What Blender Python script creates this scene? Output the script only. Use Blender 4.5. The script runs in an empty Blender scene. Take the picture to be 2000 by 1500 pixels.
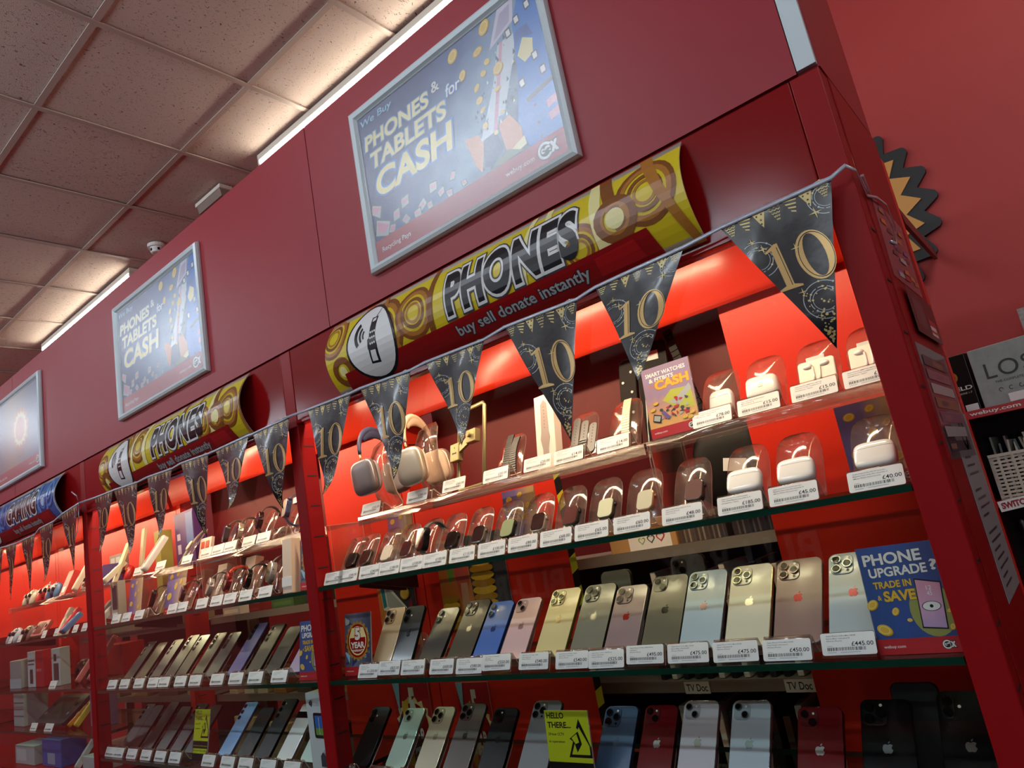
import bpy, bmesh, math, random
from mathutils import Matrix, Vector
R = math.radians
random.seed(7)
scn = bpy.context.scene
COL = scn.collection

# ------------------------------------------------------------------ camera
cam = bpy.data.cameras.new('camera'); camo = bpy.data.objects.new('camera', cam); COL.objects.link(camo)
cam.sensor_fit = 'HORIZONTAL'; cam.sensor_width = 36.0; cam.lens = 24.757; cam.clip_start = 0.02
camo.matrix_world = Matrix((
    (0.75314477, 0.27533348, 0.59746500, 0.0),
    (0.63271772, -0.05451361, -0.77246136, -1.1),
    (-0.18011450, 0.95980193, -0.21526501, 1.6),
    (0, 0, 0, 1)))
scn.camera = camo

# ------------------------------------------------------------------ world, lights, exposure
scn.view_settings.view_transform = 'Standard'; scn.view_settings.look = 'None'
scn.view_settings.gamma = 1.0; scn.view_settings.use_curve_mapping = False
scn.view_settings.exposure = 0.0
cy = scn.cycles
cy.use_denoising = True; cy.use_light_tree = False
cy.max_bounces = 5; cy.transparent_max_bounces = 24; cy.diffuse_bounces = 3; cy.glossy_bounces = 3
cy.sample_clamp_indirect = 4.0; cy.caustics_reflective = False; cy.caustics_refractive = False
W = bpy.data.worlds.new('world'); scn.world = W; W.use_nodes = True
W.node_tree.nodes['Background'].inputs[0].default_value = (0.75, 0.87, 1.0, 1)
W.node_tree.nodes['Background'].inputs[1].default_value = 0.6
TUBE = 32.0          # ceiling batten strength
FRONT = 60.0        # cooler battens over the shop floor in front of the cabinets
LED = 9.5          # cabinet strip, watts per bay
DAY = 260.0         # daylight through the shop front, watts

def area(name, loc, rot, sx, sy, power, col):
    l = bpy.data.lights.new(name, 'AREA'); l.shape = 'RECTANGLE'; l.size = sx; l.size_y = sy
    l.energy = power; l.color = col
    o = bpy.data.objects.new(name, l); COL.objects.link(o); o.location = loc; o.rotation_euler = rot
    return o
# daylight entering through the glazed shop front far behind the camera
area('shop_front_daylight', (-3.0, -6.9, 1.5), (R(90), 0, 0), 8.8, 2.4, DAY, (0.80, 0.92, 1.0))

# ------------------------------------------------------------------ materials
def lin(c):
    if isinstance(c, str):
        c = c.lstrip('#'); c = [int(c[i:i+2], 16)/255 for i in (0, 2, 4)]
    return tuple((x/12.92 if x <= .04045 else ((x+.055)/1.055)**2.4) for x in c) + (1,)
_M = {}
def mat(name, col, r=.5, metal=0., spec=.5, coat=0., bump=0., bscale=400., vary=0., vscale=8., emit=0., trans=0.):
    if name in _M: return _M[name]
    m = bpy.data.materials.new(name); m.use_nodes = True; nt = m.node_tree; b = nt.nodes['Principled BSDF']
    b.inputs['Base Color'].default_value = lin(col); b.inputs['Roughness'].default_value = r
    b.inputs['Metallic'].default_value = metal; b.inputs['Specular IOR Level'].default_value = spec
    b.inputs['Coat Weight'].default_value = coat; b.inputs['Coat Roughness'].default_value = .08
    if emit:
        b.inputs['Emission Color'].default_value = lin(col); b.inputs['Emission Strength'].default_value = emit
    tc = nt.nodes.new('ShaderNodeTexCoord')
    if vary:
        n = nt.nodes.new('ShaderNodeTexNoise'); n.inputs['Scale'].default_value = vscale; n.inputs['Detail'].default_value = 4
        nt.links.new(tc.outputs['Object'], n.inputs['Vector'])
        mx = nt.nodes.new('ShaderNodeMix'); mx.data_type = 'RGBA'; c = lin(col)
        mx.inputs['A'].default_value = tuple(x*(1-vary) for x in c[:3])+(1,)
        mx.inputs['B'].default_value = tuple(min(1, x*(1+vary)) for x in c[:3])+(1,)
        nt.links.new(n.outputs['Fac'], mx.inputs['Factor']); nt.links.new(mx.outputs['Result'], b.inputs['Base Color'])
    if bump:
        n = nt.nodes.new('ShaderNodeTexNoise'); n.inputs['Scale'].default_value = bscale; n.inputs['Detail'].default_value = 3
        nt.links.new(tc.outputs['Object'], n.inputs['Vector'])
        bp = nt.nodes.new('ShaderNodeBump'); bp.inputs['Strength'].default_value = bump; bp.inputs['Distance'].default_value = .002
        nt.links.new(n.outputs['Fac'], bp.inputs['Height']); nt.links.new(bp.outputs['Normal'], b.inputs['Normal'])
    _M[name] = m
    return m
def clear(name, tint, base=.05, gain=.7, rough=.03, milky=0., mcol='#ffffff'):
    """clear sheet: transparent, mirror-like towards grazing angles, a little milky"""
    if name in _M: return _M[name]
    m = bpy.data.materials.new(name); m.use_nodes = True; nt = m.node_tree
    nt.nodes.remove(nt.nodes['Principled BSDF']); out = nt.nodes['Material Output']
    tr = nt.nodes.new('ShaderNodeBsdfTransparent'); tr.inputs[0].default_value = lin(tint)
    gl = nt.nodes.new('ShaderNodeBsdfGlossy'); gl.inputs['Roughness'].default_value = rough
    df = nt.nodes.new('ShaderNodeBsdfDiffuse'); df.inputs[0].default_value = lin(mcol)
    lw = nt.nodes.new('ShaderNodeLayerWeight'); lw.inputs[0].default_value = .5
    p = nt.nodes.new('ShaderNodeMath'); p.operation = 'POWER'; p.inputs[1].default_value = 4
    q = nt.nodes.new('ShaderNodeMath'); q.operation = 'MULTIPLY_ADD'; q.inputs[1].default_value = gain; q.inputs[2].default_value = base
    nt.links.new(lw.outputs['Facing'], p.inputs[0]); nt.links.new(p.outputs[0], q.inputs[0])
    m1 = nt.nodes.new('ShaderNodeMixShader'); m1.inputs[0].default_value = milky
    nt.links.new(tr.outputs[0], m1.inputs[1]); nt.links.new(df.outputs[0], m1.inputs[2])
    m2 = nt.nodes.new('ShaderNodeMixShader')
    nt.links.new(q.outputs[0], m2.inputs[0]); nt.links.new(m1.outputs[0], m2.inputs[1]); nt.links.new(gl.outputs[0], m2.inputs[2])
    nt.links.new(m2.outputs[0], out.inputs[0])
    _M[name] = m
    return m

# ------------------------------------------------------------------ geometry helpers
def tag(o, label=None, cat=None, group=None, kind=None):
    if label: o['label'] = label
    if cat: o['category'] = cat
    if group: o['group'] = group
    if kind: o['kind'] = kind
    return o
def empty(name, loc=(0, 0, 0), rot=(0, 0, 0), label=None, cat=None, group=None, kind=None):
    o = bpy.data.objects.new(name, None); COL.objects.link(o); o.location = loc; o.rotation_euler = rot
    o.empty_display_size = .02
    return tag(o, label, cat, group, kind)
def place(name, me, parent=None, loc=(0, 0, 0), rot=(0, 0, 0), sc=(1, 1, 1)):
    o = bpy.data.objects.new(name, me); COL.objects.link(o); o.parent = parent
    o.location = loc; o.rotation_euler = rot; o.scale = sc
    return o
def rr(w, h, r, n=4, cx=0., cy=0.):
    pts = []
    for i, (sx, sy) in enumerate(((1, 1), (-1, 1), (-1, -1), (1, -1))):
        for k in range(n+1):
            a = math.pi/2*(i + k/n)
            pts.append((cx + sx*(w/2-r) + r*math.cos(a), cy + sy*(h/2-r) + r*math.sin(a)))
    return pts
def circ(r, n=16, cx=0., cy=0., ry=None, a0=0.):
    return [(cx + r*math.cos(2*math.pi*k/n+a0), cy + (ry or r)*math.sin(2*math.pi*k/n+a0)) for k in range(n)]
class G:
    """collects shapes of one part"""
    def __init__(s): s.v = []; s.f = []; s.m = []; s.sm = []
    def add(s, v, f, m=0, smooth=False):
        o = len(s.v); s.v += [tuple(p) for p in v]
        for i, q in enumerate(f):
            s.f.append([o+k for k in q]); s.m.append(m[i] if isinstance(m, (list, tuple)) else m); s.sm.append(smooth)
        return s
    def box(s, x0, x1, y0, y1, z0, z1, m=0):
        v = [(x, y, z) for z in (z0, z1) for y in (y0, y1) for x in (x0, x1)]
        return s.add(v, [(0, 2, 3, 1), (4, 5, 7, 6), (0, 1, 5, 4), (1, 3, 7, 5), (3, 2, 6, 7), (2, 0, 4, 6)], m)
    def prism(s, poly, a, b, axis='y', m=0, mcap=None, bev=0., smooth=False):
        """poly in the plane across axis ((x,z) for y, (x,y) for z, (y,z) for x), from a to b; bev rounds the a side"""
        def P(u, v, w): return (u, w, v) if axis == 'y' else ((u, v, w) if axis == 'z' else (w, u, v))
        n = len(poly); cx = sum(p[0] for p in poly)/n; cz = sum(p[1] for p in poly)/n
        rings = []
        if bev:
            wx = max(p[0] for p in poly)-min(p[0] for p in poly); wz = max(p[1] for p in poly)-min(p[1] for p in poly)
            fx = 1-2*bev/wx; fz = 1-2*bev/wz; sg = 1 if b > a else -1
            rings.append([P(cx+(u-cx)*fx, cz+(v-cz)*fz, a) for u, v in poly])
            h = 1-.29*2*bev/wx; hz = 1-.29*2*bev/wz
            rings.append([P(cx+(u-cx)*h, cz+(v-cz)*hz, a+sg*bev*.29) for u, v in poly])
            rings.append([P(u, v, a+sg*bev) for u, v in poly])
        else: rings.append([P(u, v, a) for u, v in poly])
        rings.append([P(u, v, b) for u, v in poly])
        vs = [p for r_ in rings for p in r_]; fs = []
        for k in range(len(rings)-1):
            for i in range(n):
                j = (i+1) % n; fs.append((k*n+i, k*n+j, (k+1)*n+j, (k+1)*n+i))
        s.add(vs, fs, m, smooth)
        o = len(s.v)-len(vs); mc = m if mcap is None else mcap
        s.f.append([o+i for i in range(n)][::-1]); s.m.append(mc); s.sm.append(False)
        s.f.append([o+(len(rings)-1)*n+i for i in range(n)]); s.m.append(mc); s.sm.append(False)
        return s
    def tube(s, path, r, n=8, m=0, closed=False, sx=1., up=(0, 0, 1)):
        path = [Vector(p) for p in path]; N = len(path); vs = []
        for i, p in enumerate(path):
            a = path[(i-1) % N] if (closed or i) else path[0]; b = path[(i+1) % N] if (closed or i < N-1) else path[-1]
            t = (b-a).normalized(); u = Vector(up)
            if abs(t.dot(u)) > .95: u = Vector((0, 1, 0))
            e1 = t.cross(u).normalized(); e2 = t.cross(e1).normalized()
            rad = r[i] if isinstance(r, (list, tuple)) else r
            for k in range(n):
                q = 2*math.pi*k/n; vs.append(p + e1*(math.cos(q)*rad*sx) + e2*(math.sin(q)*rad))
        fs = []
        for i in range(N if closed else N-1):
            j = (i+1) % N
            for k in range(n): fs.append((i*n+k, i*n+(k+1) % n, j*n+(k+1) % n, j*n+k))
        if not closed: fs += [tuple(range(n))[::-1], tuple((N-1)*n+k for k in range(n))]
        return s.add(vs, fs, m, True)
    def ell(s, c, rx, ry, rz, e=1.0, nu=20, nv=10, m=0):
        """superellipsoid; e<1 is boxier"""
        def f(x): return math.copysign(abs(x)**e, x)
        vs = [(c[0], c[1], c[2]+rz)]
        for j in range(1, nv):
            t = math.pi*j/nv
            for i in range(nu):
                a = 2*math.pi*i/nu
                vs.append((c[0]+rx*f(math.sin(t))*f(math.cos(a)), c[1]+ry*f(math.sin(t))*f(math.sin(a)), c[2]+rz*f(math.cos(t))))
        vs.append((c[0], c[1], c[2]-rz)); L = len(vs)-1; fs = [(0, 1+i, 1+(i+1) % nu) for i in range(nu)]
        for j in range(nv-2):
            for i in range(nu): fs.append((1+j*nu+i, 1+(j+1)*nu+i, 1+(j+1)*nu+(i+1) % nu, 1+j*nu+(i+1) % nu))
        fs += [(L, 1+(nv-2)*nu+(i+1) % nu, 1+(nv-2)*nu+i) for i in range(nu)]
        return s.add(vs, fs, m, True)
    def mesh(s, name, mats):
        me = bpy.data.meshes.new(name); me.from_pydata(s.v, [], s.f)
        for x in (mats if isinstance(mats, (list, tuple)) else [mats]): me.materials.append(x)
        me.polygons.foreach_set('material_index', s.m); me.polygons.foreach_set('use_smooth', s.sm)
        bm = bmesh.new(); bm.from_mesh(me); bmesh.ops.recalc_face_normals(bm, faces=bm.faces); bm.to_mesh(me); bm.free()
        me.update(); return me
    def build(s, name, mats, parent=None, loc=(0, 0, 0), rot=(0, 0, 0), bevel=0.):
        o = place(name, s.mesh(name, mats), parent, loc, rot)
        if bevel:
            b = o.modifiers.new('bevel', 'BEVEL'); b.width = bevel; b.segments = 2; b.limit_method = 'ANGLE'
        return o
def sheet(profile, x0, x1, t, mats, name, parent=None, loc=(0, 0, 0), rot=(0, 0, 0), widths=None, mesh_only=False):
    """bent sheet: profile [(y,z)] extruded along x; widths (0..1) taper rows; material 0 faces, 1 edges"""
    n = len(profile); P = [Vector((0, p[0], p[1])) for p in profile]; A = []; B = []
    for i, p in enumerate(P):
        tt = (P[min(i+1, n-1)]-P[max(i-1, 0)]).normalized(); nn = Vector((0, -tt.z, tt.y))
        A.append(p+nn*t/2); B.append(p-nn*t/2)
    xc = (x0+x1)/2; hw = (x1-x0)/2; vs = []
    for i in range(n):
        w = hw*(widths[i] if widths else 1)
        for q in (A[i], B[i]):
            vs += [(xc-w, q.y, q.z), (xc+w, q.y, q.z)]
    fs = []; ms = []
    for i in range(n-1):
        a = 4*i; b = a+4
        fs += [(a, a+1, b+1, b), (a+2, b+2, b+3, a+3), (a, b, b+2, a+2), (a+1, a+3, b+3, b+1)]; ms += [0, 0, 1, 1]
    fs += [(0, 2, 3, 1), (4*n-4, 4*n-3, 4*n-1, 4*n-2)]; ms += [1, 1]
    g = G().add(vs, fs, ms); g.sm = [m == 0 for m in g.m]
    if mesh_only: return g.mesh(name, mats)
    return g.build(name, mats, parent, loc, rot)

# ---- lettering
_T = {}
def glyphs(s, bold=0., shear=0., spacing=1.):
    k = (s, round(bold, 4), shear, spacing)
    if k in _T: return _T[k]
    c = bpy.data.curves.new('lettering', 'FONT'); c.body = s; c.size = 1; c.offset = bold; c.shear = shear
    c.resolution_u = 6 if len(s) < 9 and s[:1] not in '£(' else 2; c.space_character = spacing; c.fill_mode = 'FRONT'
    o = bpy.data.objects.new('lettering', c); COL.objects.link(o)
    dg = bpy.context.evaluated_depsgraph_get(); me = bpy.data.meshes.new_from_object(o.evaluated_get(dg))
    out = ([(v.co.x, v.co.y) for v in me.vertices], [tuple(p.vertices) for p in me.polygons])
    bpy.data.objects.remove(o); bpy.data.curves.remove(c); bpy.data.meshes.remove(me)
    _T[k] = out
    return out
class Pr:
    """flat print: shapes in (u, v), later layers in front"""
    def __init__(s, eps=.0003): s.g = []; s.mats = []; s.eps = eps; s.n = 0
    def _m(s, m):
        if m not in s.mats: s.mats.append(m)
        return s.mats.index(m)
    def poly(s, pts, m, L=None):
        L = s.n+1 if L is None else L; s.n = max(s.n, L)
        s.g.append((list(pts), [tuple(range(len(pts)))], s._m(m), L)); return s
    def rect(s, x0, x1, y0, y1, m, L=None): return s.poly([(x0, y0), (x1, y0), (x1, y1), (x0, y1)], m, L)
    def ring(s, cx, cy, r0, r1, m, L=None, n=20, a0=0, a1=360, sy=1.):
        L = s.n+1 if L is None else L; s.n = max(s.n, L); v = []; f = []
        full = (a1-a0) == 360; k = n if full else n+1
        for i in range(k):
            a = R(a0+(a1-a0)*i/n); v += [(cx+r0*math.cos(a), cy+r0*sy*math.sin(a)), (cx+r1*math.cos(a), cy+r1*sy*math.sin(a))]
        for i in range(n):
            j = (i+1) % k; f.append((2*i, 2*i+1, 2*j+1, 2*j))
        s.g.append((v, f, s._m(m), L)); return s
    def text(s, t, x0, x1, y0, y1, m, bold=0., shear=0., outs=(), L=None, spacing=1., rot=0., slope=0.):
        """lettering fitted to the box; outs = [(extra offset, material)] drawn behind it, widest first"""
        v, f = glyphs(t, bold, shear, spacing)
        if not v: return s
        a0 = min(p[0] for p in v); a1 = max(p[0] for p in v); b0 = min(p[1] for p in v); b1 = max(p[1] for p in v)
        kx = (x1-x0)/(a1-a0); ky = (y1-y0)/(b1-b0)
        for e, mm in list(outs)+[(0, m)]:
            vv, ff = glyphs(t, bold+e, shear, spacing)
            q = [(x0+(p[0]-a0)*kx, y0+(p[1]-b0)*ky+slope*(p[0]-a0)*kx) for p in vv]
            if rot:
                ca, sa = math.cos(rot), math.sin(rot); q = [(x0+(p[0]-x0)*ca-(p[1]-y0)*sa, y0+(p[0]-x0)*sa+(p[1]-y0)*ca) for p in q]
            s.n += 1; s.g.append((q, ff, s._m(mm), s.n if L is None else L))
        return s
    def build(s, name, parent=None, fmap=None, loc=(0, 0, 0), rot=(0, 0, 0), cuts=None, mesh_only=False):
        bm = bmesh.new()
        for pts, fs, m, L in s.g:
            vs = [bm.verts.new((p[0], -L*s.eps, p[1])) for p in pts]
            for q in fs:
                try: fc = bm.faces.new([vs[i] for i in q])
                except ValueError: continue
                fc.material_index = m
                if fc.normal.length == 0: fc.normal_update()
                if fc.normal.y > 0: fc.normal_flip()
        if cuts:
            for z in cuts: bmesh.ops.bisect_plane(bm, geom=bm.verts[:]+bm.edges[:]+bm.faces[:], plane_co=(0, 0, z), plane_no=(0, 0, 1))
        if fmap:
            for v in bm.verts: v.co = fmap(v.co.x, v.co.z, -v.co.y)
        me = bpy.data.meshes.new(name); bm.to_mesh(me); bm.free()
        for x in s.mats: me.materials.append(x)
        return me if mesh_only else place(name, me, parent, loc, rot)
def apple(cx, cy, h):
    """fruit emblem outline with a bite and a leaf"""
    body = [(0, .30), (.10, .36), (.22, .38), (.34, .33), (.41, .25), (.33, .16), (.30, .05), (.34, -.07), (.43, -.13), (.37, -.28),
            (.27, -.42), (.17, -.46), (.08, -.43), (0, -.41), (-.09, -.43), (-.18, -.46), (-.28, -.42), (-.38, -.27), (-.44, -.08), (-.44, .10), (-.38, .26), (-.27, .35), (-.14, .36)]
    leaf = [(.01, .42), (.03, .52), (.10, .60), (.20, .64), (.19, .54), (.12, .45)]
    k = h/1.1
    return [(cx+x*k, cy+(y-.08)*k) for x, y in body], [(cx+x*k, cy+(y-.08)*k) for x, y in leaf]
# ------------------------------------------------------------------ shared materials
RED_WALL = mat('red_wall_panel', '#901d28', r=.46, spec=.42, bump=.04, bscale=900, vary=.06, vscale=3)
RED_FAR = mat('red_painted_wall', '#aa3432', r=.6, bump=.05, bscale=600, vary=.05, vscale=2)
RED_GLOSS = mat('red_powder_coat', '#80090d', r=.16, spec=.3, bump=.015, bscale=700)
RED_POST = mat('red_post_paint', '#8a0d11', r=.4, spec=.18, bump=.02, bscale=700)
RED_IN = mat('red_back_panel', '#d4301c', r=.36, spec=.3, bump=.02, bscale=500)
RED_SHINE = mat('red_gloss_laminate', '#e23a20', r=.2, spec=.8, bump=.05, bscale=40)
STEEL = mat('grey_steel', '#8e8880', r=.4, metal=.3)
SILVER = mat('silver_aluminium', '#cbd7d9', r=.38, metal=.1)
WHITE = mat('white_plastic', '#e6e4dc', r=.35)
WHITE_TRIM = mat('white_painted_trim', '#c3d0d2', r=.45)
BLACK = mat('black_plastic', '#0c0c0e', r=.35)
DARK = mat('dark_void', '#170a0b', r=.8)
INK = mat('black_ink', '#121316', r=.5)
GLASS = clear('shelf_glass', '#eaf5f0', base=.03, gain=.55, rough=.02)
GLASS_E = mat('glass_edge', '#0b3a2c', r=.1, spec=.8, coat=.6)
DOOR_G = clear('door_glass', '#fbfdfc', base=.018, gain=.45, rough=.01)
ACR = clear('acrylic', '#f8f3f0', base=.09, gain=.75, rough=.10, milky=.035, mcol='#ffe9de')
ACR_E = clear('acrylic_edge_highlight', '#f4e6de', base=.25, gain=.6, rough=.15, milky=.45, mcol='#fff1e6')  # edge highlight painted in: whiter and milkier than the clear faces
PAPER = mat('white_label_paper', '#e8ebec', r=.45)

# ------------------------------------------------------------------ room
ZC = 3.665
def struct(name, o): return tag(o, None, None, None, 'structure')
struct('floor', G().box(-9, 4, -7, 2.1, -.1, 0).build('floor', mat('floor_vinyl', '#5a5350', r=.35, vary=.1, vscale=5)))
struct('wall_rear', G().box(-9, 4, 2.0, 2.1, 0, ZC+.06).build('wall_rear', RED_FAR))
struct('wall_left', G().box(-9.1, -9, -7, 2.1, 0, ZC+.06).build('wall_left', RED_FAR))
struct('wall_right', G().box(4, 4.1, -7, 2.1, 0, ZC+.06).build('wall_right', RED_FAR))
g = G().box(-9, 4, -7.1, -7, 2.75, ZC+.06).box(-9, 4, -7.1, -7, 0, .25)
for x in (-9, -7.6, 1.5): g.box(x, x+(.1 if x == -7.6 else 1.0 if x < 0 else 2.5), -7.1, -7, .25, 2.75)
struct('wall_front', g.build('wall_front', RED_FAR))
w = struct('window_1', G().box(-7.5, 1.5, -7.06, -7.05, .25, 2.75).build('window_1', DOOR_G))
for x in (-7.5, -5.25, -3.0, -.75, 1.44): G().box(x, x+.06, -7.08, -7.02, .25, 2.75).build('window_frame', SILVER, w)

# ceiling: slab, T-bar grid, loose tiles
def tile_mat():
    m = mat('ceiling_tile', '#d2bdb0', r=.85); nt = m.node_tree; b = nt.nodes['Principled BSDF']
    tc = nt.nodes.new('ShaderNodeTexCoord'); mp = nt.nodes.new('ShaderNodeMapping')
    oi = nt.nodes.new('ShaderNodeObjectInfo'); ad = nt.nodes.new('ShaderNodeVectorMath'); ad.operation = 'MULTIPLY_ADD'
    nt.links.new(oi.outputs['Random'], ad.inputs[0]); ad.inputs[1].default_value = (9, 7, 3)
    nt.links.new(tc.outputs['Object'], ad.inputs[2]); nt.links.new(ad.outputs[0], mp.inputs['Vector'])
    mp.inputs['Scale'].default_value = (270, 80, 1)
    n0 = nt.nodes.new('ShaderNodeTexNoise'); n0.inputs['Scale'].default_value = 60; n0.inputs['Detail'].default_value = 1
    nt.links.new(ad.outputs[0], n0.inputs['Vector'])
    mm = nt.nodes.new('ShaderNodeMix'); mm.data_type = 'VECTOR'; mm.inputs['Factor'].default_value = .35
    sc = nt.nodes.new('ShaderNodeVectorMath'); sc.operation = 'MULTIPLY'; sc.inputs[1].default_value = (7, 3, 0)
    nt.links.new(n0.outputs['Color'], sc.inputs[0])
    av = nt.nodes.new('ShaderNodeVectorMath'); av.operation = 'ADD'
    nt.links.new(mp.outputs[0], av.inputs[0]); nt.links.new(sc.outputs[0], av.inputs[1])
    n1 = nt.nodes.new('ShaderNodeTexNoise'); n1.inputs['Scale'].default_value = 1.0; n1.inputs['Detail'].default_value = 1.5
    nt.links.new(av.outputs[0], n1.inputs['Vector'])
    rp = nt.nodes.new('ShaderNodeMapRange'); rp.inputs['From Min'].default_value = .645; rp.inputs['From Max'].default_value = .69
    nt.links.new(n1.outputs['Fac'], rp.inputs['Value'])
    n2 = nt.nodes.new('ShaderNodeTexNoise'); n2.inputs['Scale'].default_value = 330; n2.inputs['Detail'].default_value = 2
    nt.links.new(tc.outputs['Object'], n2.inputs['Vector'])
    mx = nt.nodes.new('ShaderNodeMix'); mx.data_type = 'RGBA'; mx.inputs['A'].default_value = lin('#d2bdb0'); mx.inputs['B'].default_value = lin('#5e5048')
    nt.links.new(rp.outputs[0], mx.inputs['Factor']); nt.links.new(mx.outputs['Result'], b.inputs['Base Color'])
    sb = nt.nodes.new('ShaderNodeMath'); sb.operation = 'MULTIPLY_ADD'; sb.inputs[1].default_value = -1.6
    nt.links.new(rp.outputs[0], sb.inputs[0]); nt.links.new(n2.outputs['Fac'], sb.inputs[2])
    bp = nt.nodes.new('ShaderNodeBump'); bp.inputs['Strength'].default_value = .5; bp.inputs['Distance'].default_value = .003
    nt.links.new(sb.outputs[0], bp.inputs['Height']); nt.links.new(bp.outputs[0], b.inputs['Normal'])
    return m
TILE = tile_mat()
ceil = struct('ceiling', G().box(-9, 4, -7, 2.1, ZC+.06, ZC+.1).build('ceiling', mat('ceiling_void', '#6a625c', r=.9)))
GX, GY, TS = -2.285, .435, .6
tm = G().box(-.292, .292, -.292, .292, 0, .016).mesh('tile', TILE)
xs = [GX+TS*k for k in range(-11, 11)]; ys = [GY+TS*k for k in range(-12, 3)]
n_t = 0
for x in xs:
    for y in ys:
        if x < -9.2 or x > 3.9 or y < -6.9 or y > 1.7: continue
        near = -6.6 < x < .9 and -1.6 < y < 1.7
        if not near and n_t > 0 and False: continue
        place('tile', tm, ceil, (x+.3, y+.3, ZC+.004+random.uniform(0, .003)), (random.uniform(-.004, .004), random.uniform(-.004, .004), 0))
        n_t += 1
GRID = mat('ceiling_grid_bar', '#b7a397', r=.5)
for x in xs:
    if -9 < x < 4: G().box(x-.012, x+.012, -7, 2.0, ZC-.004, ZC+.002).box(x-.002, x+.002, -7, 2.0, ZC, ZC+.04).build('grid_bar', GRID, ceil)
for y in ys:
    if -7 < y < 2: G().box(-9, 4, y-.012, y+.012, ZC-.003, ZC+.002).box(-9, 4, y-.002, y+.002, ZC, ZC+.04).build('grid_bar', GRID, ceil)

# ceiling battens
DIFF = mat('batten_diffuser', '#fff6e2', r=.4, emit=TUBE)
HOUS = mat('batten_housing', '#ded8c8', r=.4)
DIFF_F = mat('batten_diffuser_cool', '#e6f2ff', r=.4, emit=FRONT)
def batten(x0, x1, y, label, dm=None):
    t = empty('ceiling_light', ((x0+x1)/2, y, ZC-.004), label=label, cat='ceiling light', group='ceiling battens')
    h = (x1-x0)/2
    G().prism([(-.034, 0), (.034, 0), (.034, -.030), (-.034, -.030)], -h, h, 'x').build('housing', HOUS, t)
    prof = [(-.031, -.030)] + [(-.031*math.cos(math.pi*k/8), -.036-.030*math.sin(math.pi*k/8)) for k in range(9)] + [(.031, -.030)]
    G().prism(prof, -h+.012, h-.012, 'x', smooth=True).build('diffuser', dm or DIFF, t)
    for s in (-1, 1): G().prism([(-.034, -.028), (.034, -.028), (.034, -.05), (.02, -.068), (-.02, -.068), (-.034, -.05)], s*h, s*(h-.012), 'x').build('end_cap', HOUS, t)
batten(-2.72, -1.18, .765, 'long lit white ceiling batten above the large near poster')
batten(-5.74, -4.20, .765, 'lit white ceiling batten above the middle poster')
batten(.30, 1.84, .765, 'added unseen ceiling batten lighting the far wall on the right, out of view')  # added batten, brightens the far wall from out of view
batten(-8.76, -7.22, .765, 'lit white ceiling batten at the far left edge, mostly hidden by the red wall')
k = 0
for y in (-1.635, -4.05):
    for x in (-8.76, -5.74, -2.72, .30):
        k += 1
        batten(x, x+1.54, y, 'lit ceiling batten over the %s aisle behind the viewer, %s from the left' % ('near' if y > -2 else 'far', ('first', 'second', 'third', 'fourth')[(k-1) % 4]), DIFF_F)
# emergency sign box and smoke detector beyond the bulkhead
t = empty('emergency_light', (-3.17, .74, ZC-.004), label='small dull box light on the ceiling just above the red wall edge', cat='light')
G().box(-.13, .13, -.035, .035, -.02, 0).build('base', HOUS, t); G().prism([(-.03, -.02), (.03, -.02), (.022, -.06), (-.022, -.06)], -.12, .12, 'x').build('lens', mat('frosted_lens', '#8a7a70', r=.3), t)
t = empty('smoke_detector', (-3.84, .74, ZC-.004), label='round white smoke detector on the ceiling by the red wall edge', cat='detector')
G().prism(circ(.05, 20), -.02, 0, 'z').build('base', WHITE, t)
G().prism(circ(.036, 20), -.052, -.02, 'z', bev=.01).build('sensor_head', WHITE, t)
for k in range(4): G().box(-.006, .006, -.002, .002, -.045, -.03).build('vent_slot', BLACK, t, (.036*math.cos(k*1.2-2.6), .036*math.sin(k*1.2-2.6), 0), (0, 0, k*1.2-1))

# bulkhead above the cabinets
XE = -.155
bulk = struct('wall_bulkhead', G().box(-9, XE, .006, .335, 2.216, 2.80).build('wall_bulkhead', RED_WALL))
for a, b in ((-9, -6.285), (-6.282, -3.842), (-3.839, -1.3985), (-1.3955, -.188)):
    G().box(a, b, -.003, .006, 2.217, 2.80).build('panel', RED_WALL, bulk)
struct('trim_1', G().box(-.186, -.1575, -.006, .0055, 2.219, 2.80).build('trim_1', WHITE_TRIM))

# ------------------------------------------------------------------ cabinets
POST = [-.179, -1.610, -3.050, -4.480, -5.910]; HW = .0225
ZS = {0: (1.578, 1.350, 1.117), 1: (1.575, 1.348, 1.117), 2: (1.566, 1.358, 1.190), 3: (1.566, 1.358, 1.190)}
slot_m = G().box(-.0006, .0006, -.014, .014, -.0016, .0016).mesh('slot', INK)
CABN = ['red glass display cabinet nearest, under the large PHONES sign', 'red glass display cabinet in the middle, under the second PHONES sign', 'red glass display cabinet at far left, under the blue GAMING sign', 'red display cabinet beyond the gaming one, only glimpsed at the left edge']
CABS = []
def upright(cab, xc):
    cx, cyy, _ = cab.location; o = (-cx, -cyy, 0)
    G().box(xc-HW, xc+HW, -.002, .045, 0, 2.213).build('post', RED_POST, cab, o, bevel=.002)
    G().box(xc-.018, xc+.018, .365, .45, 0, 2.2).build('rear_upright', RED_IN, cab, o)
    for z in [1.145+.08*k for k in range(11)]:
        place('slot', slot_m, cab, (xc+HW+.0004-cx, .024-cyy, z)); place('slot', slot_m, cab, (xc+.0184-cx, .40-cyy, z))
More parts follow.
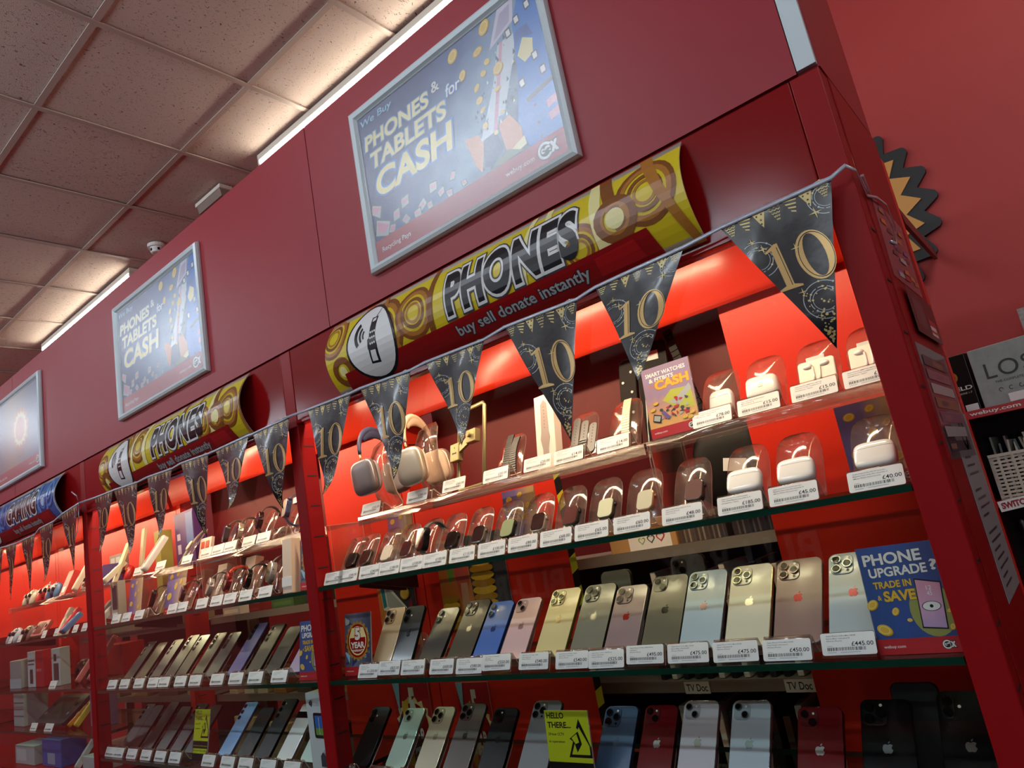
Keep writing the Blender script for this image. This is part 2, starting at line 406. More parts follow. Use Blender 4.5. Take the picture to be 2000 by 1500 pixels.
for i in range(4):
    xr, xl = POST[i]-HW, POST[i+1]+HW
    c = empty('display_cabinet', ((xl+xr)/2, .18, 0), label=CABN[i], cat='cabinet', group='red display cabinets'); CABS.append(c)
    off = (-(xl+xr)/2, -.18, 0)
    def part(name, gg, m, bevel=0.): return gg.build(name, m, c, off, bevel=bevel)
    part('fascia', G().box(xl+.001, xr-.001, -.001, .018, 2.012, 2.213), RED_GLOSS, .002)
    part('fascia_lip', G().prism([(-.006, 2.004), (.022, 2.004), (.022, 2.014), (-.006, 2.014)], xl, xr, 'x'), RED_GLOSS, .002)
    part('canopy', G().box(xl, xr, .019, .335, 2.19, 2.212), RED_POST)
    vp = [(.296+.020*q+.016*q*q, 2.19-.186*q) for q in [k/12 for k in range(13)]]; part('valance_panel', G().prism(vp+[(y+.008, z) for y, z in vp[::-1]], xl+.001, xr-.001, 'x', smooth=True), RED_SHINE)
    part('base', G().box(xl, xr, .0, .36, .1, .98), RED_POST); part('plinth', G().box(xl, xr, .03, .36, 0, .099), BLACK)
    if i == 0:
        part('back_panel', G().box(xl, -1.047, .365, .374, .98, 1.735), RED_IN); part('back_panel', G().box(-.537, xr, .365, .374, .98, 2.19), RED_IN)
    elif i == 1:
        part('back_panel', G().box(-2.02, xr, .365, .374, .98, 2.19), RED_IN); pass
    else: part('back_panel', G().box(xl, xr, .365, .374, 1.60, 2.19), RED_IN)
    for z in ZS[i]:
        x0, x1 = xl+.002, xr-.002
        gg = G().box(x0, x1, .002, .335, z-.010, z, [0, 0, 1, 1, 1, 1]); part('glass_shelf', gg, [GLASS, GLASS_E])
        for s, xx in ((1, xl), (-1, xr)):
            part('shelf_bracket', G().prism([(.335, z-.011), (.335, z-.055), (.30, z-.050), (.17, z-.020), (.17, z-.011)], xx+s*.002, xx+s*.006, 'x'), mat('dark_bracket', '#2a0d12', r=.4))
    part('glass_door', G().box(xl+.002, xr-.002, .0, .0012, .985, 2.003), DOOR_G)
    part('light_housing', G().box(xl+.03, xr-.03, .026, .066, 2.09, 2.11), WHITE)
    L = area('strip_lamp', ((xl+xr)/2, .046, 2.088), (R(22), 0, 0), xr-xl-.08, .03, LED, (1.0, .73, .46)); L.parent = c; L.location = (0, .046-.18, 2.086)
    upright(c, POST[i+1])
upright(CABS[0], POST[0])
G().box(XE-.0015, XE, .046, .36, 0, 2.213).build('side_panel', RED_POST, CABS[0], tuple(-q for q in CABS[0].location))
# ------------------------------------------------------------------ print colours
YEL = mat('print_yellow', '#d3bf24', r=.28); YEL2 = mat('print_pale_yellow', '#e6df9a', r=.28); BRN = mat('print_amber', '#a8702c', r=.28); BRN2 = mat('print_brown', '#7d4a1c', r=.28)
PRED = mat('print_dark_red', '#8d1214', r=.25); PRED2 = mat('print_red', '#b02a30', r=.3); PWHT = mat('print_white', '#dfe2df', r=.3); PBLK = mat('print_black', '#14161a', r=.28)
PGRY = mat('print_grey', '#a9b2b5', r=.3); PBLU = mat('print_blue', '#2b6fc0', r=.3); PSKY = mat('print_sky', '#8fc0dc', r=.3); PNAVY = mat('print_navy', '#2c3a6a', r=.3); PDGR = mat('print_dark_grey', '#3c4048', r=.3)
PCRM = mat('print_cream', '#e3d79a', r=.3); PORG = mat('print_orange', '#c77a3a', r=.3); PGLD = mat('print_gold', '#d9b23c', r=.3); PGLD2 = mat('print_gold_dark', '#a87f22', r=.3); PPNK = mat('print_pink', '#c98aa0', r=.3)
PPUR = mat('print_violet', '#6a5aa0', r=.3); PGRN = mat('print_green', '#6da043', r=.3); PLIME = mat('print_lime', '#b4c51e', r=.35); PTEAL = mat('print_teal', '#2f7f8c', r=.3)
STAR_O = mat('print_star_orange', '#d09a4e', r=.55)
# black lettering with the blue-grey sheen band across its middle
def cex(p, cx, cy, h, L=None):
    """shop emblem: white C ring with e and x inside, dark outline"""
    k = h/2
    p.ring(cx-.25*k, cy, 0, 1.06*k, PBLK, n=24); p.text('x', cx+.42*k, cx+1.45*k, cy-.62*k, cy+.62*k, PWHT, .06, outs=((.07, PBLK),))
    p.ring(cx-.25*k, cy, .66*k, .95*k, PWHT, n=24, a0=35, a1=325); p.text('e', cx-.35*k, cx+.45*k, cy-.42*k, cy+.42*k, PWHT, .05)
    p.text('c', cx-.78*k, cx-.36*k, cy-.26*k, cy+.30*k, PWHT, .04)

# ------------------------------------------------------------------ curved header signs
def header(x0, x1, word, icon, label, palette, group='curved header signs'):
    zc, hz, y0, bul = 2.1135, .0925, -.008, .042
    def f(u, v, d):   # follows the board's fourteen facets exactly
        q = min(max((v-zc+hz)/(2*hz)*14, 0), 14); k = min(int(q), 13); a = 1-(-1+2*k/14)**2; b = 1-(-1+2*(k+1)/14)**2
        return (u-x0, y0 - bul*(a+(b-a)*(q-k)) - d, v-zc)
    t = empty('header_sign', (x0, 0, zc), label=label, cat='sign', group=group)
    prof = [(y0-bul*(1-(-1+2*k/14)**2), hz*(-1+2*k/14)) for k in range(15)]
    c1, c2, c3, c4 = palette
    sheet([(y+.0012, z) for y, z in prof], 0, x1-x0, .002, [mat('sign_board', '#b9b3a0', r=.4)]*2, 'board', t)
    W_ = x1-x0; X = lambda q: x0+q*W_
    p = Pr(.00005); zt, zb = zc+hz, zc-hz
    p.rect(x0, x1, zb, zt, c1)
    rnd = random.Random(word+str(x0)[:4])
    # scroll-work: broad rings, fans of bars and pale gleams
    for q, r_ in ((.03, .055), (.22, .075), (.33, .06), (.78, .05), (.93, .06)):
        z = zc+rnd.uniform(-.03, .05)
        for a, b, mm in ((1, .86, c3), (.86, .70, c2), (.60, .46, c3), (.40, .30, c2)):
            cx = X(q); pts = []
            for s_ in range(0, 360, 15): pts.append(s_)
            v = []
            rad1, rad0 = r_*a, r_*b
            lo = [min(max(z+rad1*math.sin(R(s_)), zb), zt) for s_ in pts]
            L = p.n+1; vv = []; ff = []
            for i, s_ in enumerate(pts):
                vv += [(min(max(cx+rad0*math.cos(R(s_)), x0), x1), min(max(z+rad0*math.sin(R(s_)), zb), zt)), (min(max(cx+rad1*math.cos(R(s_)), x0), x1), lo[i])]
            for i in range(len(pts)):
                j = (i+1) % len(pts); ff.append((2*i, 2*i+1, 2*j+1, 2*j))
            p.n = L; p.g.append((vv, ff, p._m(mm), L))
    for q in (.08, .27, .36, .62, .70, .82, .88, .985):
        w_ = rnd.uniform(.012, .026); dx = rnd.uniform(-.07, .07)
        a = X(q); cl = lambda z: min(max(z, x0), x1)
        p.poly([(cl(a), zb), (cl(a+w_), zb), (cl(a+w_+dx), zt), (cl(a+dx), zt)], rnd.choice((c2, c3, c4, c4)))
    p.ring(X(.865), zc-.002, .030, .044, c3); p.ring(X(.865), zc-.002, .024, .030, c2); p.ring(X(.865), zc-.002, 0, .019, c4)
    p.ring(X(.055), zc-.045, .020, .036, c3); p.ring(X(.055), zc-.045, 0, .013, c4)
    # red strap along the foot with its slanted end
    p.poly([(x0+.045, zb), (X(.93), zb), (X(.915), zb+.052), (x0+.055, zb+.042)], PRED)
    p.poly([(X(.80), zb+.012), (X(.895), zb+.012), (X(.885), zb+.044), (X(.80), zb+.041)], mat('print_red_gleam', '#a8181b', r=.25))
    sx = X(.43) if word == 'PHONES' else X(.40)
    ex = X(.785)
    p.text(word, sx, ex, zc-.036, zc+.060, PBLK, .05, .12, outs=((.078, PDGR), (.05, PWHT)), spacing=1.08)
    p.text('buy sell donate instantly', X(.435), X(.78), zb+.010, zb+.036, PGRY, .02, outs=((.045, PBLK),))
    # egg badge
    ecx, ecz = X(.175), zc-.003
    def egg(k): return [(ecx+.083*k*math.cos(a)*(1-.10*math.sin(a)), ecz+(.086*k*math.sin(a))+.0) for a in [2*math.pi*i/36 for i in range(36)]]
    p.poly(egg(1.04), PBLK); p.poly(egg(.96), PWHT)
    if icon == 'phone':
        q = lambda pts: [(ecx+x*.001, ecz+z*.001) for x, z in pts]
        p.poly(q([(-12, -22), (-8, -19), (22, -21), (24, 10), (34, 50), (12, 52), (8, 34), (0, 4), (-6, 2)]), PBLK)
        p.poly(q([(-16, -52), (14, -56), (22, -20), (-8, -16)]), PBLK); p.poly(q([(-10, -48), (8, -50), (13, -26), (-4, -24)]), PWHT)
        p.poly(q([(14, 40), (26, 41), (28, 48), (16, 48)]), PWHT); p.poly(q([(24, 50), (28, 50), (40, 70), (38, 70)]), PBLK)
        for r_ in range(3):
            for c_ in range(3): p.ring(ecx+(2+c_*7+r_*3)*.001, ecz+(-10+r_*13)*.001, 0, .0028, PWHT, L=p.n+1 if not c_ else p.n, n=8)
        for r0, r1 in ((.012, .017), (.022, .029), (.035, .046)): p.ring(ecx-.006, ecz+.014, r0, r1, PBLK, n=10, a0=125, a1=205)
    else:
        p.poly([(ecx-.045, ecz-.03), (ecx+.045, ecz-.03), (ecx+.03, ecz+.025), (ecx-.03, ecz+.025)], PBLK); p.ring(ecx-.02, ecz, 0, .01, PWHT); p.ring(ecx+.02, ecz, 0, .01, PWHT)
    p.build('print', t, f, cuts=[zb+2*hz*k/14 for k in range(1, 14)])
PAL_Y = (YEL, BRN, BRN2, YEL2); PAL_B = (mat('print_sign_blue', '#1d5fa6', r=.28), mat('print_sign_mid_blue', '#3f8bd0', r=.28), mat('print_sign_deep_blue', '#123f7c', r=.28), mat('print_sign_pale_blue', '#9cc6ea', r=.28))
header(-1.372, -.388, 'PHONES', 'phone', 'large curved yellow PHONES header sign on the nearest cabinet', PAL_Y)
header(-2.765, -1.781, 'PHONES', 'phone', 'smaller looking curved yellow PHONES header sign on the middle cabinet', PAL_Y)
header(-4.195, -3.211, 'GAMING', 'pad', 'curved blue GAMING header sign at the far left', PAL_B)

# ------------------------------------------------------------------ framed posters
COVER = clear('poster_cover', '#ffffff', base=.065, gain=.45, rough=.30)
def grad_mat(name, stops, ang=0.):
    if name in _M: return _M[name]
    m = mat(name, '#556688', r=.35); nt = m.node_tree; b = nt.nodes['Principled BSDF']
    tc = nt.nodes.new('ShaderNodeTexCoord'); mp = nt.nodes.new('ShaderNodeMapping'); mp.inputs['Rotation'].default_value = (0, ang, 0)
    ns = nt.nodes.new('ShaderNodeTexNoise'); ns.inputs['Scale'].default_value = 9; ns.inputs['Detail'].default_value = 5
    sx = nt.nodes.new('ShaderNodeSeparateXYZ'); ad = nt.nodes.new('ShaderNodeMath'); ad.operation = 'MULTIPLY_ADD'; ad.inputs[1].default_value = .25
    cr = nt.nodes.new('ShaderNodeValToRGB')
    nt.links.new(tc.outputs['Generated'], mp.inputs[0]); nt.links.new(mp.outputs[0], sx.inputs[0]); nt.links.new(tc.outputs['Generated'], ns.inputs['Vector'])
    nt.links.new(ns.outputs['Fac'], ad.inputs[0]); nt.links.new(sx.outputs['X'], ad.inputs[2]); nt.links.new(ad.outputs[0], cr.inputs[0])
    e = cr.color_ramp.elements; e[0].position, e[0].color = stops[0][0], lin(stops[0][1]); e[1].position, e[1].color = stops[-1][0], lin(stops[-1][1])
    for pz, c in stops[1:-1]:
        k = e.new(pz); k.color = lin(c)
    nt.links.new(cr.outputs[0], b.inputs['Base Color'])
    return m
def coin(p, x, z, r, sq=.8, tilt=0.):
    ca, sa = math.cos(tilt), math.sin(tilt)
    def E(k, dx=0., dz=0.): return [(x+dx+(u*ca-v*sa), z+dz+(u*sa+v*ca)) for u, v in circ(r*k, 14, ry=r*k*sq)]
    p.poly(E(1, r*.12, -r*.12), PGLD2); p.poly(E(1), PGLD); p.poly(E(.74), PCRM, ); p.poly(E(.62), PGLD)
def poster(x0, z0, w, h, label, art):
    t = empty('poster_frame', (x0, -.004, z0), label=label, cat='poster', group='framed wall posters')
    b = .024; D = .018
    prof = [(0, 0), (b, 0), (b, -.006), (b*.75, -.014), (b*.4, -.018), (b*.1, -.014), (0, -.006)]
    def bar(a, c, d):  # mitred bar along a->c with inward direction d
        vs = []
        for (ex, s) in ((a, 1), (c, -1)):
            for q, y in prof:
                al = ((c[0]-a[0])/math.hypot(c[0]-a[0], c[1]-a[1]), (c[1]-a[1])/math.hypot(c[0]-a[0], c[1]-a[1]))
                vs.append((ex[0]+d[0]*q+al[0]*q*s, y, ex[1]+d[1]*q+al[1]*q*s))
        n = len(prof); fs = [(i, (i+1) % n, n+(i+1) % n, n+i) for i in range(n)]+[tuple(range(n))[::-1], tuple(range(n, 2*n))]
        G().add(vs, fs).build('frame_bar', SILVER, t)
    bar((0, 0), (w, 0), (0, 1)); bar((0, h), (w, h), (0, -1)); bar((0, 0), (0, h), (1, 0)); bar((w, 0), (w, h), (-1, 0))
    p = Pr(.000015); x_, X_, z_, Z_ = b-.002, w-b+.002, b-.002, h-b+.002
    iw, ih = X_-x_, Z_-z_
    U = lambda q: x_+q*iw
    V = lambda q: z_+q*ih
    if art == 'phones':
        p.rect(x_, X_, V(.135), Z_, grad_mat('print_poster_ground', ((.0, '#27306a'), (.30, '#3b5488'), (.55, '#7f9bb4'), (.72, '#4a5670'), (1, '#20305c')), R(-25)))
        rn = random.Random(3)
        for (u, v, s) in ((.03, .33, .06), (.06, .19, .09), (.15, .23, .05), (.21, .28, .045), (.30, .20, .04), (.37, .26, .04), (.41, .20, .032), (.27, .17, .035), (.48, .25, .03), (.20, .165, .04), (.45, .165, .03), (.34, .165, .03), (.115, .16, .035), (.53, .17, .025)):
            a = rn.uniform(0, 1.5); q = [(U(u)+s*iw*.8*math.cos(a+k*1.57+rn.uniform(-.3, .3)), V(v)+s*iw*.8*math.sin(a+k*1.57+rn.uniform(-.3, .3))) for k in range(4)]
            p.poly([(x, max(z, V(.135))) for x, z in [(min(max(x, x_), X_), z) for x, z in q]], PDGR); c0 = (sum(x for x, _ in q)/4, sum(z for _, z in q)/4)
            p.poly([(c0[0]+(min(max(x, x_), X_)-c0[0])*.82, max(c0[1]+(z-c0[1])*.82, V(.137))) for x, z in q], PGRY)
            p.poly([(c0[0]+(x-c0[0])*k, max(c0[1]+(z-c0[1])*kk, V(.138))) for (x, z), k, kk in zip(q, (.7, .7, .5, .3), (.2, .7, .2, .3))], PPNK)
        # falling cracked handset and its trail of splinters
        p.poly([(U(.70), V(.42)), (U(.77), V(.40)), (U(.90), V(.80)), (U(.80), V(.80))], mat('print_streak', '#c3ccd2', r=.3)); p.poly([(U(.63), V(.30)), (U(.71), V(.28)), (U(.80), V(.62)), (U(.755), V(.62))], mat('print_streak', '#c3ccd2'))
        p.poly([(U(.705), V(.33)), (U(.725), V(.33)), (U(.825), V(.80)), (U(.81), V(.80))], PPNK)
        p.poly([(U(.76), V(.80)), (U(.885), V(.87)), (U(.905), V(1)), (U(.83), V(1))], mat('print_handset', '#c9c3d4', r=.3)); p.poly([(U(.785), V(.83)), (U(.87), V(.88)), (U(.885), V(.975)), (U(.835), V(.96))], mat('print_handset_glass', '#a79fb8', r=.3))
        for k in range(60):
            u = rn.uniform(.62, .86); v = .25+(u-.62)*2.0+rn.uniform(-.22, .2)
            if .14 < v < .95:
                s = rn.uniform(.004, .014); p.poly([(U(u), V(v)), (U(u+s), V(v+s*.5)), (U(u+s*.4), V(v+s*2.5))], rn.choice((PDGR, PWHT, PDGR)), L=p.n+(k == 0))
        # blue coat with straps, orange and violet cloth
        p.poly([(U(.82), V(.30)), (U(.85), V(.135)), (X_, V(.135)), (X_, V(1)), (U(.93), V(1)), (U(.88), V(.86)), (U(.86), V(.55))], PBLU)
        p.poly([(U(.875), V(.66)), (U(.90), V(.60)), (U(.94), V(.62)), (U(.95), V(.70)), (U(.91), V(.74))], PCRM); p.poly([(U(.865), V(.70)), (U(.90), V(.745)), (U(.955), V(.72)), (U(.94), V(.80)), (U(.885), V(.80))], mat('print_blue_hood', '#244f9c', r=.3))
        for (u, v) in ((.87, .50), (.945, .60), (.965, .50), (.90, .86), (.955, .90), (.855, .82)): p.poly([(U(u-.012), V(v-.03)), (U(u+.014), V(v-.024)), (U(u+.012), V(v+.03)), (U(u-.014), V(v+.024))], PDGR); p.poly([(U(u-.008), V(v-.02)), (U(u+.01), V(v-.016)), (U(u+.008), V(v+.02)), (U(u-.01), V(v+.016))], PWHT)
        for v in (.21, .28): p.poly([(U(.955), V(v)), (X_, V(v+.015)), (X_, V(v+.06)), (U(.95), V(v+.045))], PPNK)
        p.poly([(U(.875), V(.40)), (X_, V(.44)), (X_, V(.415)), (U(.875), V(.375))], PDGR)
        for v in (.34, .24, .16): p.ring(U(.905), V(v), 0, .0035, PNAVY, n=10)
        p.poly([(U(.735), V(.36)), (U(.79), V(.38)), (U(.83), V(.28)), (U(.83), V(.17)), (U(.75), V(.18))], PORG); p.poly([(U(.775), V(.19)), (U(.835), V(.22)), (U(.84), V(.17)), (U(.78), V(.15))], PCRM)
        p.poly([(U(.57), V(.40)), (U(.64), V(.38)), (U(.655), V(.30)), (U(.625), V(.16)), (U(.60), V(.22))], PORG); p.poly([(U(.655), V(.33)), (U(.72), V(.34)), (U(.74), V(.22)), (U(.68), V(.16)), (U(.64), V(.18))], PNAVY); p.poly([(U(.68), V(.16)), (U(.76), V(.20)), (U(.82), V(.15)), (U(.72), V(.14))], mat('print_olive', '#6d7356', r=.3))
        for u, v, r_, sq, tl in ((.755, .955, .018, .7, .9), (.585, .93, .017, .75, .8), (.706, .845, .014, .6, .3), (.74, .75, .008, .9, 0), (.615, .775, .013, .7, 1), (.782, .67, .015, .8, .6), (.714, .70, .008, .9, 0), (.672, .645, .010, .6, .8), (.673, .565, .010, .8, .4), (.764, .56, .009, .5, .2), (.68, .50, .008, .6, .5), (.764, .42, .006, .6, 0), (.678, .405, .008, .9, 0), (.72, .33, .006, .8, 0)): coin(p, U(u), V(v), r_*w/.62, sq, tl)
        p.text('We Buy', U(.02), U(.225), V(.905), V(.965), PSKY, .015, .15, slope=0)
        p.text('PHONES', U(.025), U(.43), V(.745), V(.845), PCRM, .03, .12, outs=((.045, mat('print_glow_blue', '#5f8cc4', r=.3)),)); p.text('&', U(.45), U(.495), V(.80), V(.865), PWHT, .02)
        p.text('TABLETS', U(.05), U(.51), V(.605), V(.715), PCRM, .03, .12, outs=((.045, mat('print_glow_blue', '#5f8cc4')),)); p.text('for', U(.52), U(.60), V(.715), V(.79), PWHT, .015, .2, outs=((.05, PBLU),))
        p.text('CASH', U(.06), U(.525), V(.40), V(.575), mat('print_cash_yellow', '#dfd07a', r=.3), .035, .14, outs=((.05, PBLU),))
    else:
        p.rect(x_, X_, V(.135), Z_, grad_mat('print_poster_ground_b', ((.0, '#40507c'), (.5, '#a48b76'), (1, '#5f6a8c')), 0))
        for k, (r0, mm) in enumerate(((.19, PORG), (.15, PCRM), (.11, PORG))):
            q = []
            for i in range(32):
                a = 2*math.pi*i/32; rr_ = r0*(1 if i % 2 else .8); q.append((U(.55)+rr_*w*math.cos(a), V(.55)+rr_*w*.9*math.sin(a)))
            p.poly(q, mm)
        for k in range(4): p.ring(U(.55), V(.42), (.06+.02*k)*w, (.066+.02*k)*w, BRN2, a0=200, a1=340)
    p.rect(x_, X_, z_, V(.14), mat('print_poster_red', '#a2303a', r=.35))
    p.text('Recycling Pays', U(.04), U(.215), V(.045), V(.085), PWHT, 0.005); p.text('webuy.com', U(.725), U(.858), V(.048), V(.085), PWHT, .005)
    cex(p, U(.915), V(.075), .038)
    p.build('poster', t, loc=(0, -.003, 0))
    G().box(x_, X_, -.0085, -.0078, z_, Z_).build('cover', COVER, t)
poster(-1.199, 2.279, .620, .437, 'large silver framed poster buying phones and tablets for cash, nearest', 'phones')
poster(-2.650, 2.279, .650, .437, 'second silver framed phones and tablets poster, above the middle cabinet', 'phones')
poster(-4.085, 2.279, .640, .437, 'silver framed poster with an orange burst, at the far left edge', 'burst')

# ------------------------------------------------------------------ bunting
FLAGM = mat('black_foil_pennant', '#12181b', r=.27, spec=.6, coat=.3, bump=.7, bscale=24); GOLD = mat('gold_foil_print', '#c6a66c', r=.3, metal=.5); GOLD2 = mat('pale_gold_print', '#cdbb7e', r=.35, metal=.3); FSIL = mat('silver_foil_print', '#a9b4b8', r=.35, metal=.3)
RIBB = mat('silver_ribbon', '#b4bcc8', r=.3, metal=.3)
FW, FH = .178, .25
def flag_print():
    p = Pr(.00035); H = FW/2
    for k in range(7):
        x = -H+.004+k*.0245; z = -.002; y = k % 3; dz = .030-abs(k-3)*.002
        if k in (1, 4):
            for j in range(4):
                q = dz*j/4.5; wv = .0105*(1-j/4.5); p.poly([(x+.0105-wv, z-q), (x+.0105+wv, z-q-.003), (x+.0105+wv*.9, z-q-.0055), (x+.0105-wv*.9, z-q-.0025)], GOLD2, L=1)
        elif k in (2, 5):
            p.poly([(x, z), (x+.021, z), (x+.0105, z-dz)], GOLD2, L=1)
            for (a, b) in ((.006, .006), (.014, .005), (.0105, .014), (.0095, .021)): p.ring(x+a, z-b, 0, .0017, FLAGM, L=2, n=6)
        else:
            for j in range(5):
                wv = .0105*(1-j/5.5); zz = z-dz*j/5.5
                pts = [(x+.0105-wv+2*wv*i/6, zz-(.002 if i % 2 else 0)) for i in range(7)]
                p.poly(pts+[(a, b-.0016) for a, b in pts[::-1]], GOLD2, L=1)
    def clip(x, z): return abs(x) < H*(1+z/FH)-.001
    def arc(cx, cz, r, m, w_=.0006, n=40, dash=0):
        for i in range(n):
            if dash and i % 4 == 3: continue
            a, b = 2*math.pi*i/n, 2*math.pi*(i+1)/n
            q = [(cx+(r-w_)*math.cos(a), cz+(r-w_)*math.sin(a)), (cx+(r+w_)*math.cos(a), cz+(r+w_)*math.sin(a)), (cx+(r+w_)*math.cos(b), cz+(r+w_)*math.sin(b)), (cx+(r-w_)*math.cos(b), cz+(r-w_)*math.sin(b))]
            if all(clip(*t_) for t_ in q): p.poly(q, m, L=1)
    for cx, cz, s in ((-.052, -.078, 1), (.072, -.022, .9), (.012, -.172, 1)):
        arc(cx, cz, .030*s, FSIL); arc(cx, cz, .021*s, FSIL, dash=1); arc(cx, cz, .017*s, FSIL, .0004, 30)
        for a in (20, 60, 120, 200, 300):
            for rr_ in (.030, .021):
                x, z = cx+rr_*s*math.cos(R(a+rr_*900)), cz+rr_*s*math.sin(R(a+rr_*900))
                if clip(x, z) and clip(x-.002, z) and clip(x+.002, z): p.ring(x, z, 0, .0017, FSIL if a % 3 else GOLD2, L=2, n=8)
    def spark(x, z, s): p.poly([(x, z+s), (x+s*.12, z+s*.12), (x+s, z), (x+s*.12, z-s*.12), (x, z-s), (x-s*.12, z-s*.12), (x-s, z), (x-s*.12, z+s*.12)], GOLD2, L=4)
    # numeral 10 with serifs, thin dark inline
    x1, zb, zt = -.024, -.140, -.062
    p.poly([(x1-.006, zb+.006), (x1+.006, zb+.006), (x1+.006, zt), (x1+.001, zt), (x1-.016, zt-.009), (x1-.015, zt-.012), (x1-.006, zt-.009)], GOLD, L=3)
    p.poly([(x1-.017, zb), (x1+.017, zb), (x1+.017, zb+.003), (x1+.006, zb+.007), (x1-.006, zb+.007), (x1-.017, zb+.003)], GOLD, L=3)
    cx, cz = .026, (zb+zt)/2; n = 28; v = []; f = []
    for i in range(n):
        a = 2*math.pi*i/n; v += [(cx+.027*math.cos(a), cz+.041*math.sin(a)), (cx+.0145*math.cos(a), cz+.036*math.sin(a))]
        j = (i+1) % n; f.append((2*i, 2*j, 2*j+1, 2*i+1))
    p.n = max(p.n, 3); p.g.append((v, f, p._m(GOLD), 3))
    p.ring(cx+.0015, cz, .0235, .0245, FLAGM, L=4, n=28, sy=1.56); p.rect(x1+.0025, x1+.0035, zb+.006, zt-.006, FLAGM, L=4)
    for x, z, s in ((-.040, -.064, .009), (.004, -.080, .008), (-.052, -.046, .007), (.050, -.040, .010), (-.012, -.150, .007)): spark(x, z, s)
    rn = random.Random(5)
    for k in range(90):
        z = -.15-rn.random()**.7*.095; h = H*(1+z/FH)-.003; x = rn.uniform(-h*.6, h)
        if h > .001 and clip(abs(x)+.002, z): p.ring(x, z, 0, rn.uniform(.0006, .0022), GOLD2 if k % 4 else GOLD, L=2, n=6)
    return p
def garland(name_label, flags, ribbon, tie=None):
    x0 = flags[0][0][0]
    t = empty('bunting_garland', (x0, -.026, 2.0), label=name_label, cat='bunting', group='black and gold 10 bunting')
    pr = flag_print(); seed = 0
    for TL, TR, TP, curl in flags:
        seed += 1; rn = random.Random(seed*7+int(abs(x0)*10)); ph = rn.uniform(0, 6); am = rn.uniform(.002, .005)
        mid = ((TL[0]+TR[0])/2, (TL[1]+TR[1])/2); ex = ((TR[0]-TL[0])/FW, (TR[1]-TL[1])/FW); ez = (-(TP[0]-mid[0])/FH, -(TP[1]-mid[1])/FH)
        def f(u, v, d, mid=mid, ex=ex, ez=ez, ph=ph, am=am, curl=curl):
            q = -v/FH; yy = am*math.sin(u*38+ph+q*2)*min(1, q*3) - d
            k = max(0, q-.72)/.28; yy += -curl*k*k; zz = ez[1]*v + abs(curl)*.25*k*k; xx = ez[0]*v + curl*.35*k*k
            return (mid[0]+ex[0]*u+xx-x0, yy, mid[1]+ex[1]*u+zz-2.0)
        N = 14; vs = []; fs = []
        for j in range(N+1):
            q = j/N; h = FW/2*(1-q)
            for i in range(9): vs.append(f(-h+2*h*i/8, -FH*q, 0))
        for j in range(N):
            for i in range(8): fs.append((j*9+i, j*9+i+1, j*9+i+10, j*9+i+9))
        g = G().add(vs, fs, 0, True); o = g.build('pennant', FLAGM, t)
        pr.build('print', o, f, cuts=[-FH*k/14 for k in range(1, 14)])
    pts = [(x-x0, -.0015, z-2.0) for x, z in ribbon]
    vs = []; fs = []
    for i, (x, y, z) in enumerate(pts):
        tw = .3*math.sin(i*1.9); vs += [(x, y+.002*tw, z-.0034), (x, y-.003*tw, z+.0034)]
    for i in range(len(pts)-1): fs.append((2*i, 2*i+2, 2*i+3, 2*i+1))
    o = G().add(vs, fs, 0, True).build('ribbon', RIBB, t); o.modifiers.new('thick', 'SOLIDIFY').thickness = .0008
    if tie:
        for path in tie: G().tube([(x-x0, y+.02, z-2.0) for x, y, z in path], .003, 6, sx=.3).build('ribbon_tail', RIBB, t)
def rib(flags, a, b):
    pts = [a]
    for TL, TR, *_ in flags: pts += [TL, ((TL[0]+TR[0])/2, (TL[1]+TR[1])/2), TR]
    return pts+[b]
F1 = [((-1.5, 2.022), (-1.322, 2.017), (-1.460, 1.783), .03), ((-1.285, 2.018), (-1.107, 2.010), (-1.197, 1.774), .02), ((-1.056, 2.013), (-.88, 2.008), (-.982, 1.806), .01), ((-.822, 2.015), (-.645, 2.009), (-.722, 1.757), .0), ((-.602, 2.016), (-.423, 2.019), (-.556, 1.822), .012), ((-.356, 2.024), (-.181, 2.026), (-.238, 1.782), -.012)]
garland('bunting of six black and gold 10 pennants across the nearest cabinet', F1, rib(F1, (-1.60, 2.026), (-.158, 2.035)),
        [[(-.158, -.02, 2.035), (-.150, .0, 2.03), (-.1535, .05, 2.005), (-.150, .12, 2.02), (-.150, .2, 2.03), (-.152, .235, 2.0), (-.153, .2, 1.96), (-.153, .14, 1.95)], [(-.150, .05, 2.01), (-.151, .03, 2.03), (-.152, .07, 2.045), (-.153, .09, 2.01)]])
F2 = [((-2.878, 2.041), (-2.712, 2.038), (-2.831, 1.828), .01), ((-2.705, 2.038), (-2.51, 2.029), (-2.58, 1.785), .015), ((-2.435, 2.031), (-2.253, 2.024), (-2.371, 1.806), .015), ((-2.196, 2.028), (-2.019, 2.021), (-2.095, 1.777), -.012), ((-1.975, 2.021), (-1.790, 2.023), (-1.908, 1.824), .02), ((-1.769, 2.022), (-1.585, 2.024), (-1.680, 1.790), -.015)]
garland('bunting of six black and gold 10 pennants across the middle cabinet', F2, rib(F2, (-3.03, 2.048), (-1.60, 2.026)))
F3 = [((-4.35, 2.02), (-4.17, 2.01), (-4.26, 1.765), 0.), ((-4.13, 2.008), (-3.95, 2.003), (-4.04, 1.76), 0.), ((-3.913, 2.0), (-3.764, 1.996), (-3.85, 1.751), 0.), ((-3.696, 1.997), (-3.527, 1.999), (-3.60, 1.747), 0.), ((-3.469, 2.016), (-3.302, 2.02), (-3.41, 1.785), .012), ((-3.215, 2.034), (-3.04, 2.046), (-3.11, 1.785), 0.)]
